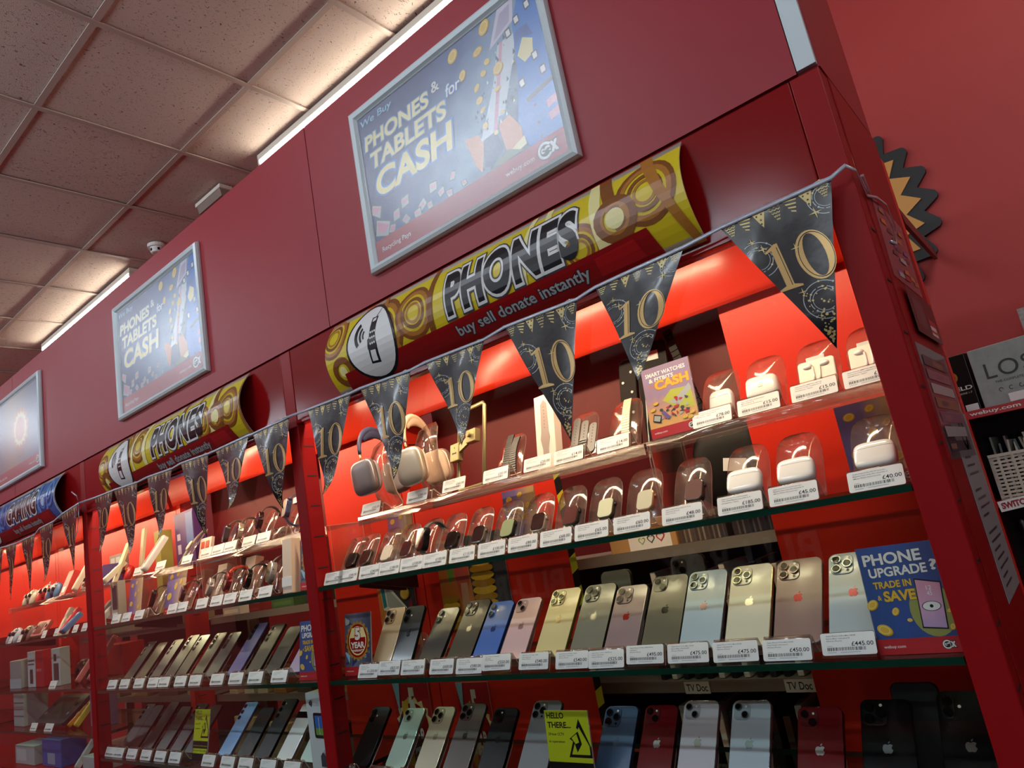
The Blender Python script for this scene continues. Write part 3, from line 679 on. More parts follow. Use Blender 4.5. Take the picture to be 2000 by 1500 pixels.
garland('bunting of black and gold 10 pennants across the far left cabinet', F3, rib(F3, (-4.5, 2.03), (-3.03, 2.049)),
        [[(-3.03, -.021, 2.05), (-3.02, -.03, 2.075), (-3.07, -.03, 2.10)], [(-3.03, -.021, 2.05), (-3.015, -.028, 2.0), (-3.03, -.028, 1.95), (-3.07, -.028, 1.91)]])
# ------------------------------------------------------------------ display goods: builders
LENS = mat('lens_black', '#120d0c', r=.15, spec=.10); FLASH = mat('flash_white', '#f0ead8', r=.2)
def hexmix(c, k):
    c = c.lstrip('#'); v = [int(c[i:i+2], 16) for i in (0, 2, 4)]
    return '#%02x%02x%02x' % tuple(int(min(255, max(0, x*k))) for x in v)
STAND_P = [(0, 0), (.0118, .0305), (.0140, .0325), (.0165, .0315), (.0300, .0075), (.0330, .0040), (.0380, .0025), (.0460, .0028), (.0515, .0050), (.0560, .0095), (.0640, .0185), (.0730, .0285), (.0820, .0385), (.0910, .0485), (.1000, .0585), (.1060, .0650), (.1100, .0695), (.1130, .0728), (.1150, .0750)]
STAND_W = [1]*14+[.99, .93, .83, .66, .36]
STAND_M = sheet(STAND_P, -.037, .037, .0022, [ACR, ACR_E], 'phone_stand', widths=STAND_W, mesh_only=True)
WST_P = [(0, 0), (.0105, .0285), (.0125, .0305), (.0150, .0295), (.0270, .0075), (.0300, .0045), (.0380, .0030), (.0440, .0055), (.0475, .0110), (.0520, .0210), (.0580, .0330), (.0650, .0450), (.0730, .0570), (.0810, .0690), (.0880, .0800), (.0930, .0880), (.0965, .0930), (.0990, .0965), (.1005, .0985)]
WST_W = [1]*13+[.985, .94, .86, .74, .56, .30]
WST_P = [(a*1.03, b*1.10) if b > .035 else (a, b) for a, b in WST_P]
WST_M = sheet(WST_P, -.038, .038, .0022, [ACR, ACR_E], 'display_stand', widths=WST_W, mesh_only=True)
CARD_M = G().prism(rr(.076, .031, .003, 3, 0, .0155), -.0004, .0004, 'y').mesh('price_label', PAPER)
_bar = {}
def barcode():
    if 'm' in _bar: return _bar['m']
    p = Pr(.0001); rn = random.Random(11); x = -.030
    while x < .024:
        w_ = rn.choice((.0004, .0004, .0008, .0012)); p.rect(x, x+w_, .0062, .0108, INK, L=1); x += w_+rn.choice((.0005, .0007, .0010))
    p.rect(-.030, -.018, .0034, .0043, PGRY, L=1); p.rect(-.012, .016, .0034, .0043, PGRY, L=1); p.rect(-.030, -.022, .0122, .0129, PGRY, L=1)
    _bar['m'] = p.build('barcode', mesh_only=True); return _bar['m']
def price_label(x, y, z, price, label, lines=None, rx=-21, rz=0., w=1., group='price labels'):
    o = place('price_label', CARD_M, None, (x, y, z), (R(rx), 0, R(rz)), (w, 1, 1)); tag(o, label, 'price label', group)
    p = Pr(.0001)
    if lines:
        for i, t in enumerate(lines):
            n = len(t); p.text(t, -.030, min(.032, -.030+n*.00145), .0255-.0035*i, .0277-.0035*i, PDGR, .004, L=1)
    else:
        p.rect(-.030, .012, .0258, .0268, PGRY, L=1); p.rect(-.030, .002, .0226, .0235, PGRY, L=1); p.rect(-.030, -.012, .0194, .0202, PGRY, L=1)
    if price: p.text(price, .035-.0043*len(price), .035, .0122, .0182, INK, .008, L=1)
    p.build('print', o, loc=(0, -.0005, 0)); place('barcode', barcode(), o, (0, -.0005, 0))
    return o
def stand(x, y, z, label, watch=False, rz=0., sx=1.):
    o = place('display_stand' if watch else 'phone_stand', WST_M if watch else STAND_M, None, (x, y, z), (0, 0, R(rz)), (sx, 1, 1))
    return tag(o, label, 'stand', 'clear acrylic stands')
def disc(r, h, n=18, bev=0.): return G().prism(circ(r, n), -h, 0, 'y', bev=bev, smooth=False)
_ml = {}
def lens_mesh(r, ring):
    k = (round(r, 5), ring.name)
    if k not in _ml: _ml[k] = (disc(r, .0026).mesh('lens', ring), disc(r*.78, .0028).mesh('lens_glass', LENS))
    return _ml[k]
def phone(x, y, z, kind, w, h, col, label, rx=-42., rz=0., frame=None, metal=.0, rough=.28, logo=None, group='phones on stands'):
    t = empty('phone', (x, y, z), (R(rx), 0, R(rz)), label, 'phone', group)
    bk = mat('phone_back_'+col[1:], col, r=rough, metal=metal, coat=.25); fr = mat('phone_frame_'+(frame or hexmix(col, .75))[1:], frame or hexmix(col, .75), r=.25, metal=.7)
    rad = .012 if kind not in ('sam', 'isl', 'bar') else .007
    g = G().prism(rr(w, h, rad, 5, 0, h/2), -.0039, .0039, 'y', m=1, mcap=0, bev=.0012); g.build('body', [bk, fr], t)
    y0 = -.0039
    def lens(cx, cz, r, ring=None):
        a, b = lens_mesh(r, ring or mat('lens_ring_'+hexmix(col, .6)[1:], hexmix(col, .6), r=.2, metal=.8)); o = place('lens', a, t, (cx, yl, cz)); place('lens_glass', b, o)
    isl = mat('phone_island_'+hexmix(col, .85)[1:], hexmix(col, .85), r=.2, coat=.15)
    yl = y0
    def flash(cx, cz, r=.0024): disc(r, .0006, 10).build('flash', FLASH, t, (cx, yl, cz))
    if kind == 'pro':
        cx, cz = -w/2+.0225, h-.0235; G().prism(rr(.036, .0375, .0095, 5, cx, cz), y0-.0016, y0+.001, 'y', bev=.0007).build('camera_island', isl, t); yl = y0-.0016
        lens(cx-.0085, cz+.0088, .0076); lens(cx-.0085, cz-.0088, .0076); lens(cx+.0090, cz, .0076); flash(cx+.0095, cz+.0125); disc(.0024, .0006, 10).build('depth_sensor', LENS, t, (cx+.0095, yl, cz-.0125))
    elif kind == 'diag':
        cx, cz = -w/2+.0195, h-.0205; G().prism(rr(.030, .031, .0085, 5, cx, cz), y0-.0012, y0+.001, 'y', bev=.0006).build('camera_island', isl, t); yl = y0-.0012
        lens(cx-.0065, cz+.0068, .0064); lens(cx+.0065, cz-.0068, .0064); flash(cx+.0075, cz+.0080, .002)
    elif kind == 'vert':
        cx, cz = -w/2+.0145, h-.0245; G().prism(rr(.0185, .0370, .0092, 6, cx, cz), y0-.0012, y0+.001, 'y', bev=.0006).build('camera_island', isl, t); yl = y0-.0012
        lens(cx, cz+.0088, .0068); lens(cx, cz-.0088, .0068); yl = y0; flash(cx+.0155, cz, .0024)
    elif kind == 'sam':
        for k in range(3): lens(-w/2+.013, h-.015-.0185*k, .0065)
        flash(-w/2+.026, h-.015)
    elif kind == 'isl':
        cx, cz = -w/2+.0135, h-.031; G().prism(rr(.021, .056, .005, 4, cx, cz), y0-.0012, y0+.001, 'y', bev=.0006).build('camera_island', mat('phone_island_dark', '#26262a', r=.15, coat=.5), t); yl = y0-.0012
        for k in (-1, 0, 1): lens(cx, cz+.0165*k, .006)
    elif kind == 'bar':
        G().box(-w/2, w/2, y0-.002, y0+.001, h-.042, h-.024).build('camera_bar', LENS, t)
    if logo:
        lm = mat('emblem_'+logo[1:], logo, r=.18, metal=.6); b, l = apple(0, h*.53, .0190)
        Pr(.0002).poly(b, lm, L=1).poly(l, lm, L=1).build('emblem', t, loc=(0, y0-.0001, 0))
    return t
def watch_case(t, col, face, round_=False, w=.036, h=.0435, zc=.042):
    fr = mat('watch_case_'+col[1:], col, r=.25, metal=.7); fc = mat('watch_face_'+face[1:], face, r=.07, coat=.9, spec=.8)
    if round_:
        G().prism(circ(.021, 24, 0, zc), -.011, 0, 'y', bev=.002).build('case', fr, t); G().prism(circ(.0185, 24, 0, zc), -.0116, -.0105, 'y').build('screen', fc, t)
        G().prism(circ(.003, 10), -.002, .004, 'x').build('crown', fr, t, (.022, -.006, zc+.006))
    else:
        G().prism(rr(w, h, .010, 5, 0, zc), -.0115, 0, 'y', bev=.003).build('case', fr, t); G().prism(rr(w-.0035, h-.0035, .0085, 5, 0, zc), -.0122, -.0105, 'y', bev=.0005).build('screen', fc, t)
        G().prism(circ(.0032, 10), -.001, .003, 'x').build('crown', fr, t, (w/2, -.006, zc+.008))
def watch_face(x, y, z, col, face, label, rx=-34., group='smart watches without straps'):
    t = empty('smart_watch', (x, y, z), (R(rx), 0, 0), label, 'watch', group); watch_case(t, col, face)
    return t
def watch_loop(x, y, z, col, face, strap, label, rx=-30., rz=0., round_=False, ridged=False, big=1., group='smart watches with straps'):
    """watch closed into an upright loop around a stand: face towards the viewer"""
    t = empty('smart_watch', (x, y, z), (R(rx), 0, R(rz)), label, 'watch', group); t.scale = (big,)*3
    watch_case(t, col, face, round_, zc=.036)
    N = 26; pts = []
    for k in range(N+1):
        a = R(118+304*k/N); pts.append((.0275*math.sin(a)*.95+.0175, .036+.036*math.cos(a)))   # (depth y, z)
    hw = .0105; th = .0022; sm = mat('strap_'+strap[1:], strap, r=.5)
    P = [(yv, zv) for yv, zv in pts]
    if ridged:
        g = G()
        for k in range(0, N):
            (a, b), (c, d) = P[k], P[k+1]; mx_, mz_ = (a+c)/2, (b+d)/2; L_ = math.hypot(c-a, d-b); ang = math.atan2(d-b, c-a)
            ca, sa = math.cos(ang), math.sin(ang); q = [(-L_*.42, -th), (L_*.42, -th), (L_*.42, th), (-L_*.42, th)]
            g.prism([(mx_+u*ca-v*sa, mz_+u*sa+v*ca) for u, v in q], -hw, hw, 'x')
        g.build('strap', sm, t)
    else: sheet(P, -hw, hw, th, [sm, sm], 'strap', t)
    G().box(-hw-.001, hw+.001, .0, .004, -.002, .004).build('buckle', mat('watch_case_'+col[1:], col), t, (0, pts[N//2][0], pts[N//2][1]))
    return t
def strap_flat(x, y, z, col, label, rx=-34., links=False, n=2, rz=0.):
    """watch strap lying up a stand in two bands"""
    t = empty('watch_strap', (x, y, z), (R(rx), 0, R(rz)), label, 'strap', 'watch straps'); sm = mat('strap_'+col[1:], col, r=.4, metal=.6 if links else 0)
    for k in range(n):
        cx = (k-(n-1)/2)*.023; L_ = .098-.012*k
        if links:
            g = G()
            for j in range(17):
                q = j/16; yb = -.004-.010*math.sin(q*2.6)*(.6+.4*k); g.box(cx-.0095, cx+.0095, yb-.0018, yb+.0018, .004+q*L_, .004+q*L_+L_/18)
            g.build('band', sm, t)
        else:
            b = G().prism(rr(.0195, L_, .008, 4, cx, L_/2+.002), -.0045, -.0020, 'y', bev=.0006).build('band', sm, t)
            for j in range(7): disc(.0013, .0003, 8).build('hole', INK, b, (cx, -.0045, L_*.35+j*.0075))
    G().tube([(-.010, -.006, .03), (.010, -.006, .03), (.010, -.006, .036), (-.010, -.006, .036)], .0009, 6, closed=True).build('buckle', SILVER, t)
    return t
GLOSSW = mat('white_gloss_plastic', '#e9e9e6', r=.12, coat=.6)
def earbud_case(x, y, z, label, rx=-30., w=.060, h=.045, slot=True, upright=False):
    t = empty('earbud_case', (x, y, z), (R(rx), 0, 0), label, 'earbud case', 'white earbud cases')
    G().ell((0, -.0115, h/2), w/2, .0108, h/2, .48, 28, 16).build('body', GLOSSW, t)
    zs = h*.70
    G().tube([(w/2*.985*a, -.0115-.0107*b, zs) for a, b in [(math.copysign(abs(math.cos(q))**.48, math.cos(q)), math.copysign(abs(math.sin(q))**.48, math.sin(q))) for q in [2*math.pi*k/28 for k in range(28)]]], .00035, 5, closed=True).build('lid_seam', PGRY, t)
    return t
def card(x, y, z, kind, label, rx=-10., rz=0., w=.105, h=.148, holder=True):
    t = empty('promo_card', (x, y, z), (R(rx), 0, R(rz)), label, 'card', 'promotional cards')
    if holder:
        sheet([(.045, .0005), (.0, .0005), (0, .004), (0, h*.5), (0, h)], -w/2-.001, w/2+.001, .0016, [ACR, ACR_E], 'holder', t, (0, .0012, 0))
    p = Pr(.00002); W2 = w/2; U = lambda q: -W2+q*w; V = lambda q: q*h
    if kind == 'upgrade':
        p.rect(-W2, W2, V(.14), h, grad_mat('print_card_blue', ((.0, '#27477f'), (.5, '#2e4f94'), (1, '#33457e'))))
        p.poly([(min(a, W2), b) for a, b in circ(.27*w, 24, U(.77), V(.38), ry=.24*h)], mat('print_glow_gold', '#8f9452', r=.3))
        p.text('PHONE', U(.06), U(.80), V(.82), V(.93), PWHT, .03, slope=.02, outs=((.03, PDGR),)); p.text('UPGRADE', U(.10), U(.83), V(.705), V(.795), PWHT, .03, slope=.02, outs=((.03, PDGR),)); p.text('?', U(.87), U(.96), V(.73), V(.83), PWHT, .03)
        p.text('TRADE IN', U(.12), U(.60), V(.60), V(.665), PGLD, .03, slope=.02, outs=((.03, PDGR),)); p.text('&', U(.14), U(.19), V(.495), V(.54), PGLD, .02); p.text('SAVE', U(.22), U(.62), V(.475), V(.575), PGLD, .04, slope=.02, outs=((.03, PDGR),))
        p.poly([(U(.60), V(.22)), (U(.90), V(.20)), (U(.95), V(.62)), (U(.64), V(.67))], PBLK); p.poly([(U(.615), V(.232)), (U(.885), V(.212)), (U(.935), V(.61)), (U(.65), V(.655))], grad_mat('print_screen_pink', ((.0, '#5c7ac4'), (.5, '#c9a0c0'), (1, '#d07a86')), R(90)))
        p.text('12', U(.76), U(.82), V(.555), V(.595), PWHT, 0); p.text('45', U(.755), U(.815), V(.505), V(.545), PWHT, 0)
        p.poly(circ(.115*w, 20, U(.77), V(.41), ry=.045*h), PBLK); p.poly(circ(.105*w, 20, U(.77), V(.41), ry=.04*h), PWHT); p.ring(U(.77), V(.41), 0, .022*w, PBLK, n=12)
        for u, v, r_, a in ((.05, .46, .10, .7), (.32, .385, .07, 1.0), (.13, .225, .12, -.4), (.47, .30, .04, 0), (.985, .36, .04, .3), (.95, .22, .05, 1.2)): coin(p, min(U(u), W2-r_*w*.9), V(v), r_*w*.8, .7, a)
    elif kind == 'watch':
        p.rect(-W2, W2, V(.14), h, grad_mat('print_card_sunset', ((.0, '#e0b968'), (.45, '#cfa06e'), (.7, '#9a86a8'), (1, '#8f7fa0')), R(90)))
        p.text('SMART WATCHES', U(.07), U(.92), V(.865), V(.925), PWHT, .03, outs=((.03, PPUR),)); p.text('& FITBITS', U(.13), U(.66), V(.785), V(.845), PWHT, .03, outs=((.03, PPUR),)); p.text('for', U(.11), U(.22), V(.715), V(.755), PORG, .01); p.text('CASH', U(.24), U(.95), V(.66), V(.79), PGLD, .04, slope=.03, outs=((.04, PORG),))
        p.poly([(U(.35), V(.5)), (U(.55), V(.62)), (U(.95), V(.60)), (U(.97), V(.3)), (U(.6), V(.36))], mat('print_card_lime', '#b3bb45', r=.3)); p.poly([(U(.45), V(.46)), (U(.6), V(.48)), (U(.93), V(.64)), (U(.96), V(.57)), (U(.68), V(.38))], PGRY)
        rn = random.Random(9)
        for k in range(34):
            u, v, s = rn.uniform(.28, .85), rn.uniform(.24, .48), rn.uniform(.025, .06); p.poly([(U(u+s*math.cos(a)), V(v+s*.6*math.sin(a))) for a in sorted(rn.uniform(0, 6.28) for _ in range(5))], rn.choice((PDGR, PRED2, PGRY, PRED2)))
        p.poly([(U(.08), V(.24)), (U(.24), V(.20)), (U(.28), V(.30)), (U(.12), V(.34))], PBLK); p.poly([(U(.10), V(.25)), (U(.22), V(.22)), (U(.26), V(.29)), (U(.13), V(.32))], PGRY); p.poly([(U(.28), V(.33)), (U(.40), V(.22)), (U(.46), V(.25)), (U(.34), V(.36))], PPUR)
        for u, v in ((.12, .40), (.2, .48), (.75, .2), (.9, .24), (.85, .18)): coin(p, U(u), V(v), .055*w, .5, .2)
    elif kind == 'five':
        p.rect(-W2, W2, V(.14), h, grad_mat('print_card_steel', ((.0, '#3f4a66'), (.5, '#6c7690'), (1, '#39425c'))))
        rn = random.Random(4)
        for k in range(26):
            u, v, s = rn.uniform(.05, .95), rn.uniform(.2, .95), rn.uniform(.05, .14); q = [(min(max(u+s*math.cos(a), .0), 1), min(max(v+s*math.sin(a), .14), 1)) for a in sorted(rn.uniform(0, 6.28) for _ in range(4))]
            p.poly([(U(a), V(b)) for a, b in q], rn.choice((PGRY, PNAVY, PDGR, PSKY)))
        q = [(U(.5)+(.40 if k % 2 else .47)*w*math.cos(k*math.pi/20), V(.55)+(.40 if k % 2 else .47)*w*math.sin(k*math.pi/20)) for k in range(40)]
        p.poly([(min(max(a, -W2), W2), b) for a, b in q], PGLD2); p.ring(0, V(.55), 0, .38*w, PRED, n=28); p.ring(0, V(.55), .30*w, .33*w, PCRM, n=28)
        p.poly([(U(.17), V(.60)), (U(.83), V(.60)), (U(.72), V(.76)), (U(.28), V(.76))], PCRM); p.text('5', U(.40), U(.60), V(.56), V(.76), PWHT, .05, outs=((.05, PRED),)); p.text('YEAR', U(.24), U(.76), V(.43), V(.53), PWHT, .04); p.text('WARRANTY', U(.27), U(.73), V(.375), V(.41), PWHT, .03)
    elif kind == 'cctv':
        p.rect(-W2, W2, V(.38), h, PLIME); p.rect(-W2, W2, 0, V(.38), PBLK)
        for k, t_ in enumerate(('HELLO', 'THERE...')): p.text(t_, U(.05), U(.05+(.40, .54)[k]), V(.90-.115*k), V(.975-.115*k), PBLK, .03)
        p.text('24 hour CCTV', U(.05), U(.42), V(.695), V(.73), PBLK, .02); p.text('in operation', U(.05), U(.42), V(.60), V(.635), PBLK, .02)
        p.poly([(U(.78), V(.90)), (U(.48), V(.44)), (U(1), V(.44)), (U(1), V(.56))], PBLK); p.poly([(U(.77), V(.80)), (U(.55), V(.475)), (U(.96), V(.475)), (U(.96), V(.58))], PLIME)
        p.poly([(U(.47), V(.70)), (U(.66), V(.82)), (U(.80), V(.74)), (U(.55), V(.62))], PLIME); p.poly([(U(.53), V(.66)), (U(.74), V(.75)), (U(.80), V(.60)), (U(.68), V(.50)), (U(.63), V(.62))], PBLK); p.poly([(U(.58), V(.67)), (U(.70), V(.72)), (U(.74), V(.62)), (U(.66), V(.60))], PLIME)
        p.text('For the safety of our staff and customers', U(.05), U(.96), V(.27), V(.30), PLIME, .02); p.rect(U(.04), U(.97), V(.14), V(.235), PLIME); p.text('24 hour video recording is in operation', U(.06), U(.95), V(.175), V(.21), PBLK, .02)
    else:
        p.rect(-W2, W2, V(.14), h, grad_mat('print_card_violet', ((.0, '#5d4f8e'), (.5, '#7a6aa4'), (1, '#c9a878')))); 
        for u, v, r_, a in ((.2, .85, .12, .2), (.55, .9, .10, .4), (.5, .62, .12, 1.0), (.2, .4, .15, .2), (.8, .3, .12, .5), (.75, .7, .1, .8)): coin(p, U(u), V(v), r_*w*.8, .7, a)
        if kind == 'save': p.text('TRADE IN', U(.1), U(.7), V(.6), V(.67), PGLD, .03, slope=.02, outs=((.03, PDGR),)); p.text('&SAVE', U(.12), U(.75), V(.46), V(.57), PGLD, .04, slope=.02, outs=((.03, PDGR),))
    if kind != 'cctv':
        p.rect(-W2, W2, 0, V(.14), PRED2); p.text('webuy.com', U(.07), U(.34), V(.05), V(.085), PWHT, .01); cex(p, U(.85), V(.07), .012)
    G().box(-W2, W2, -.0004, .0004, 0, h).build('sheet', PAPER, t); p.build('print', t, loc=(0, -.0005, 0))
    return t
def riser(x0, x1, z0, z1, label, y0=.115, y1=.275):
    t = empty('acrylic_riser', ((x0+x1)/2, y0, z0), label=label, cat='riser', group='clear acrylic risers'); w = (x1-x0)/2; h = z1-z0; d = y1-y0
    sheet([(0, h-.024), (0, h-.002), (.002, h-.001), (.01, h-.001), (d, h-.001)], -w, w, .002, [ACR, ACR_E], 'top', t)
    for s in (-1, 1):
        g = G().box(s*w-.001, s*w+.001, .012, d, .0005, h-.003, [1, 1, 1, 0, 1, 0]); g.build('side', [ACR, ACR_E], t)

# ------------------------------------------------------------------ nearest cabinet, phone row on the middle glass shelf
Z1, Z2, Z3 = ZS[0]; Y0 = .018
ROWC = [(-1.491, '£1,250.00', 'pro', .072, .150, '#cdb494', 'desert gold phone with three lenses', None, ('Apple iPhone 16 Pro', '256GB Desert, Unlocked', '(Phones iPhone)'), '#b79a7a'),
 (-1.417, '£825.00', 'vert', .072, .148, '#33383e', 'black phone with two stacked lenses', '#15161a', ('Apple iPhone 16 128GB Black,', 'Unlocked B', '(Phones iPhone)'), None),
 (-1.333, '£825.00', 'vert', .072, .148, '#454546', 'charcoal phone with pinkish lens', None, ('Apple iPhone 16 128GB Black,', 'Unlocked B', '(Phones iPhone)'), None),
 (-1.238, '£600.00', 'pro', .077, .160, '#4f4b43', 'tall black titanium phone', '#d9d6c8', ('Apple iPhone 15 Pro Max 256GB', 'Black, Unlocked B', '(Phones iPhone)'), '#2b2a28'),
 (-1.159, '£580.00', 'vert', .072, .148, '#4a74c8', 'bright blue phone', '#2f55a4', ('Apple iPhone 16 128GB', 'Ultramarine, Unlocked B', '(Phones iPhone)'), '#2c4fa0'),
 (-1.078, '£550.00', 'diag', .072, .148, '#e2bdc0', 'pale pink phone', '#d9aeb2', ('Apple iPhone 15 128GB Pink,', 'Unlocked B', '(Phones iPhone)'), '#c99ea2'),
 (-.978, '£540.00', 'pro', .078, .161, '#ddcf98', 'light gold phone', '#cbb98a', ('Apple iPhone 14 Pro Max 128GB', 'Gold, Unlocked B', '(Phones iPhone)'), '#a08a4e'),
 (-.889, '£540.00', 'pro', .078, .161, '#77776a', 'grey green phone with a bright emblem', '#d8d8cc', ('Apple iPhone 14 Pro Max 128GB', 'Space Black, Unlocked B', '(Phones iPhone)'), '#35352f'),
 (-.810, '£525.00', 'pro', .072, .148, '#91797f', 'dusky purple phone with a red tinted emblem', '#b0342e', ('Apple iPhone 14 Pro 128GB Deep', 'Purple, Unlocked B', '(Phones iPhone)'), '#c9c2c2'),
 (-.726, '£495.00', 'diag', .078, .161, '#5f5c4d', 'black phone with warm reflection in its colour', '#2a2824', ('Apple iPhone 15 Plus 128GB Black,', 'Unlocked C', '(Phones iPhone)'), '#2a2823'),  # black phone; the warm reflection is put into its back colour
 (-.647, '£475.00', 'pro', .078, .161, '#a9bfcc', 'pale blue phone', '#a88f96', ('Apple iPhone 13 Pro Max 256GB', 'Sierra Blue, Unlocked B', '(Phones iPhone)'), '#7d8b94'),
 (-.561, '£475.00', 'pro', .078, .161, '#d6d3bd', 'cream silver phone', '#f2efdf', ('Apple iPhone 13 Pro Max 256GB', 'Silver, Unlocked B', '(Phones iPhone)'), '#c8bb94'),
 (-.476, '£450.00', 'pro', .078, .161, '#8f706c', 'mauve brown phone', '#8c2a2c', ('Apple iPhone 14 Pro Max 128GB', 'Deep Purple, Unlocked C', '(Phones iPhone)'), '#b9a6a2'),
 (-.388, '£445.00', 'pro', .078, .161, '#b5c3ca', 'silvery pale blue phone', '#a8545a', ('Apple iPhone 13 Pro Max 128GB', 'Sierra Blue, Unlocked B', '(Phones iPhone)'), '#8d989e')]
for i, (lx, pr, kd, w, h, col, desc, lg, ln, fr) in enumerate(ROWC):
    xc = lx+.038; dz = .004*((i*7) % 3-1)+.004
    where = 'above the %s label' % pr if pr not in ('£540.00', '£475.00', '£825.00') else 'on the middle shelf of the nearest cabinet'
    stand(xc, Y0, Z2+.001, 'clear stand under the %s' % desc)
    phone(xc-(.012 if i < 2 else 0), Y0+.0505, Z2+.0125, kd, w, h, col, '%s %s' % (desc, where), rx=-32 if i < 2 else -43, logo=lg, frame=fr, group='phones on the middle shelf of the nearest cabinet')
    price_label(xc+.002*((i*5) % 3-1), Y0-.002, Z2+.001+.0015*((i*3) % 4), pr, '%s price label in front of the %s' % (pr, desc), ln, rz=1.5*((i*7) % 3-1), group='labels on the middle shelf of the nearest cabinet')
# two further handsets standing behind the row
phone(-.838, Y0+.178, Z2+.004, 'none', .074, .150, '#7d7d70', 'grey green phone half hidden behind the row, by the tape', rx=-8, rough=.6)
phone(-.668, Y0+.178, Z2+.004, 'diag', .074, .160, '#54504a', 'dark phone standing behind the pale blue phone, only its top showing', rx=-8, rough=.6)
card(-.2575, .028, Z2+.0005, 'upgrade', 'blue PHONE UPGRADE card with an eye on a handset, at the right post', rx=-8)
card(-1.532, .050, Z2+.0005, 'five', '5 YEAR warranty card at the left end of the phone row', rx=-8)

# lower row
ROWD = [(-1.600, 'vert', .072, .150, '#17181a', 'black phone at the left end', None), (-1.466, 'diag', .072, .147, '#b6cfbf', 'mint green phone', '#a9bdb0'), (-1.360, 'pro', .072, .150, '#c6bb9c', 'champagne gold phone', '#d8cfb4'),
 (-1.264, 'pro', .078, .158, '#6a5f58', 'brownish graphite phone', '#4c443f'), (-1.160, 'diag', .072, .147, '#131215', 'jet black phone beside the graphite one', '#3c3a3e'), (-1.045, 'pro', .078, .163, '#8a8c90', 'grey titanium phone behind the lime card', None),
 (-.853, 'pro', .078, .150, '#4a6484', 'slate blue phone', '#6f86a4'), (-.763, 'diag', .072, .152, '#6d1219', 'dark red phone left of the white pair', '#c9c4c2'), (-.680, 'diag', .072, .160, '#cdcbd2', 'lilac white phone', '#b9b6a8'),
 (-.583, 'diag', .072, .160, '#bccbd4', 'icy white phone', '#aeb7b4'), (-.464, 'diag', .074, .148, '#6a1118', 'dark red phone right of the white pair', '#b9b4b2'), (-.362, 'pro', .076, .160, '#0c0d11', 'glossy black phone with a grey emblem', '#8f8f93'),
 (-.250, 'vert', .076, .172, '#0e0f12', 'tall black phone at the right end', '#8a7f7c')]
for i, (xc, kd, w, h, col, desc, lg) in enumerate(ROWD):
    stand(xc, Y0, Z3+.001, 'clear stand on the low shelf under the %s' % desc)
    phone(xc, Y0+.0505, Z3+.0125, kd, w, h, col, '%s on the low shelf of the nearest cabinet' % desc, rx=-41, logo=lg, group='phones on the low shelf of the nearest cabinet', rough=.12 if i > 6 else .28)
phone(-.322, Y0+.165, Z3+.004, 'none', .07, .150, '#101114', 'black phone tucked behind the glossy black one on the low shelf', rx=-6, rough=.65)
card(-.922, .050, Z3+.0005, 'cctv', 'lime HELLO THERE camera notice in the nearest cabinet', rx=-6)

# ------------------------------------------------------------------ nearest cabinet, top glass shelf: watches and earbuds
W_IT = [(-1.583, '£270.00', '#2a2422', '#1a1012', 'black watch face at the left end'), (-1.524, '£245.00', '#5d534a', '#2a1a17', 'dark watch face with a brass rim'), (-1.440, '£240.00', '#cfc6b8', '#c9c4b6', 'small pale watch face'), (-1.367, '£180.00', '#a98a7c', '#3a1c1c', 'rose rimmed watch face'),
 (-1.288, '£150.00', None, None, 'black strap watch'), (-1.211, '£100.00', '#3a3430', '#1d1414', 'dark low watch face'), (-1.125, '£115.00', '#8d857c', '#2a1614', 'steel watch face'), (-1.039, '£100.00', '#33322e', '#8f9a78', 'black watch face with a painted pale reflection'),  # last face here: its pale reflection is painted into the screen colour
 (-.954, '£80.00', '#c9bfae', '#35201e', 'silver rimmed watch face'), (-.870, '£68.00', '#4a4540', '#5c3533', 'dark red tinted watch face'), (-.786, '£65.00', '#57514a', '#cfd3b6', 'watch face with a bright pale screen'), (-.698, '£60.00', '#b58a6a', '#c2c0ab', 'copper rimmed watch face turned aside'), (-.598, '£48.00', '#3c3a38', '#6d5450', 'large brown screened watch face')]
for i, (lx, pr, col, face, desc) in enumerate(W_IT):
    xc = lx+.038; sx = .96+.02*(i % 3)
    stand(xc, Y0, Z1+.001, 'rounded clear stand behind the %s' % desc, True, sx=sx)
    if col: watch_face(xc+.006, Y0+.0440, Z1+.012, col, face, '%s on the top glass shelf' % desc)
    else: watch_loop(xc+.012, Y0+.030, Z1+.020, '#1b1c1e', '#0e0e10', '#46484a', 'black smart watch with grey and black strap on the top shelf', rx=-18, rz=-18, big=1.25)
    price_label(xc, Y0-.002, Z1+.001, pr, '%s price label before the %s' % (pr, desc), ('Apple Watch Series (GPS) No Strap', 'Aluminium, 44mm, B', '(Smart Watch)') if i > 5 else None, group='labels on the top shelf of the nearest cabinet')
for lx, pr, desc, ln in ((-.494, '£185.00', 'wide earbud case, third from the right post', ('Apple AirPods Pro 2 A2931/A2968', 'With A2968 Magsafe Case (USB-C), B', '(Headphones - Apple)')), (-.407, '£45.00', 'earbud case second from the right post', ('Apple Airpods Pro A2190 2nd Gen', 'MagSafe Case Only (No Airpods), B', '(Music Player Accessories)')), (-.287, '£40.00', 'earbud case beside the right post', ('Apple Airpods Pro A2190 2nd Gen', 'MagSafe Case Only (No Airpods), C', '(Music Player Accessories)'))):
    xc = lx+.038
    stand(xc, Y0, Z1+.001, 'rounded clear stand holding the white %s' % desc, True); earbud_case(xc-.002, Y0+.0500, Z1+.0235, 'white %s' % desc, rx=-34)
    price_label(xc, Y0-.002, Z1+.001, pr, '%s price label in front of the %s' % (pr, desc), ln, group='labels on the top shelf of the nearest cabinet')

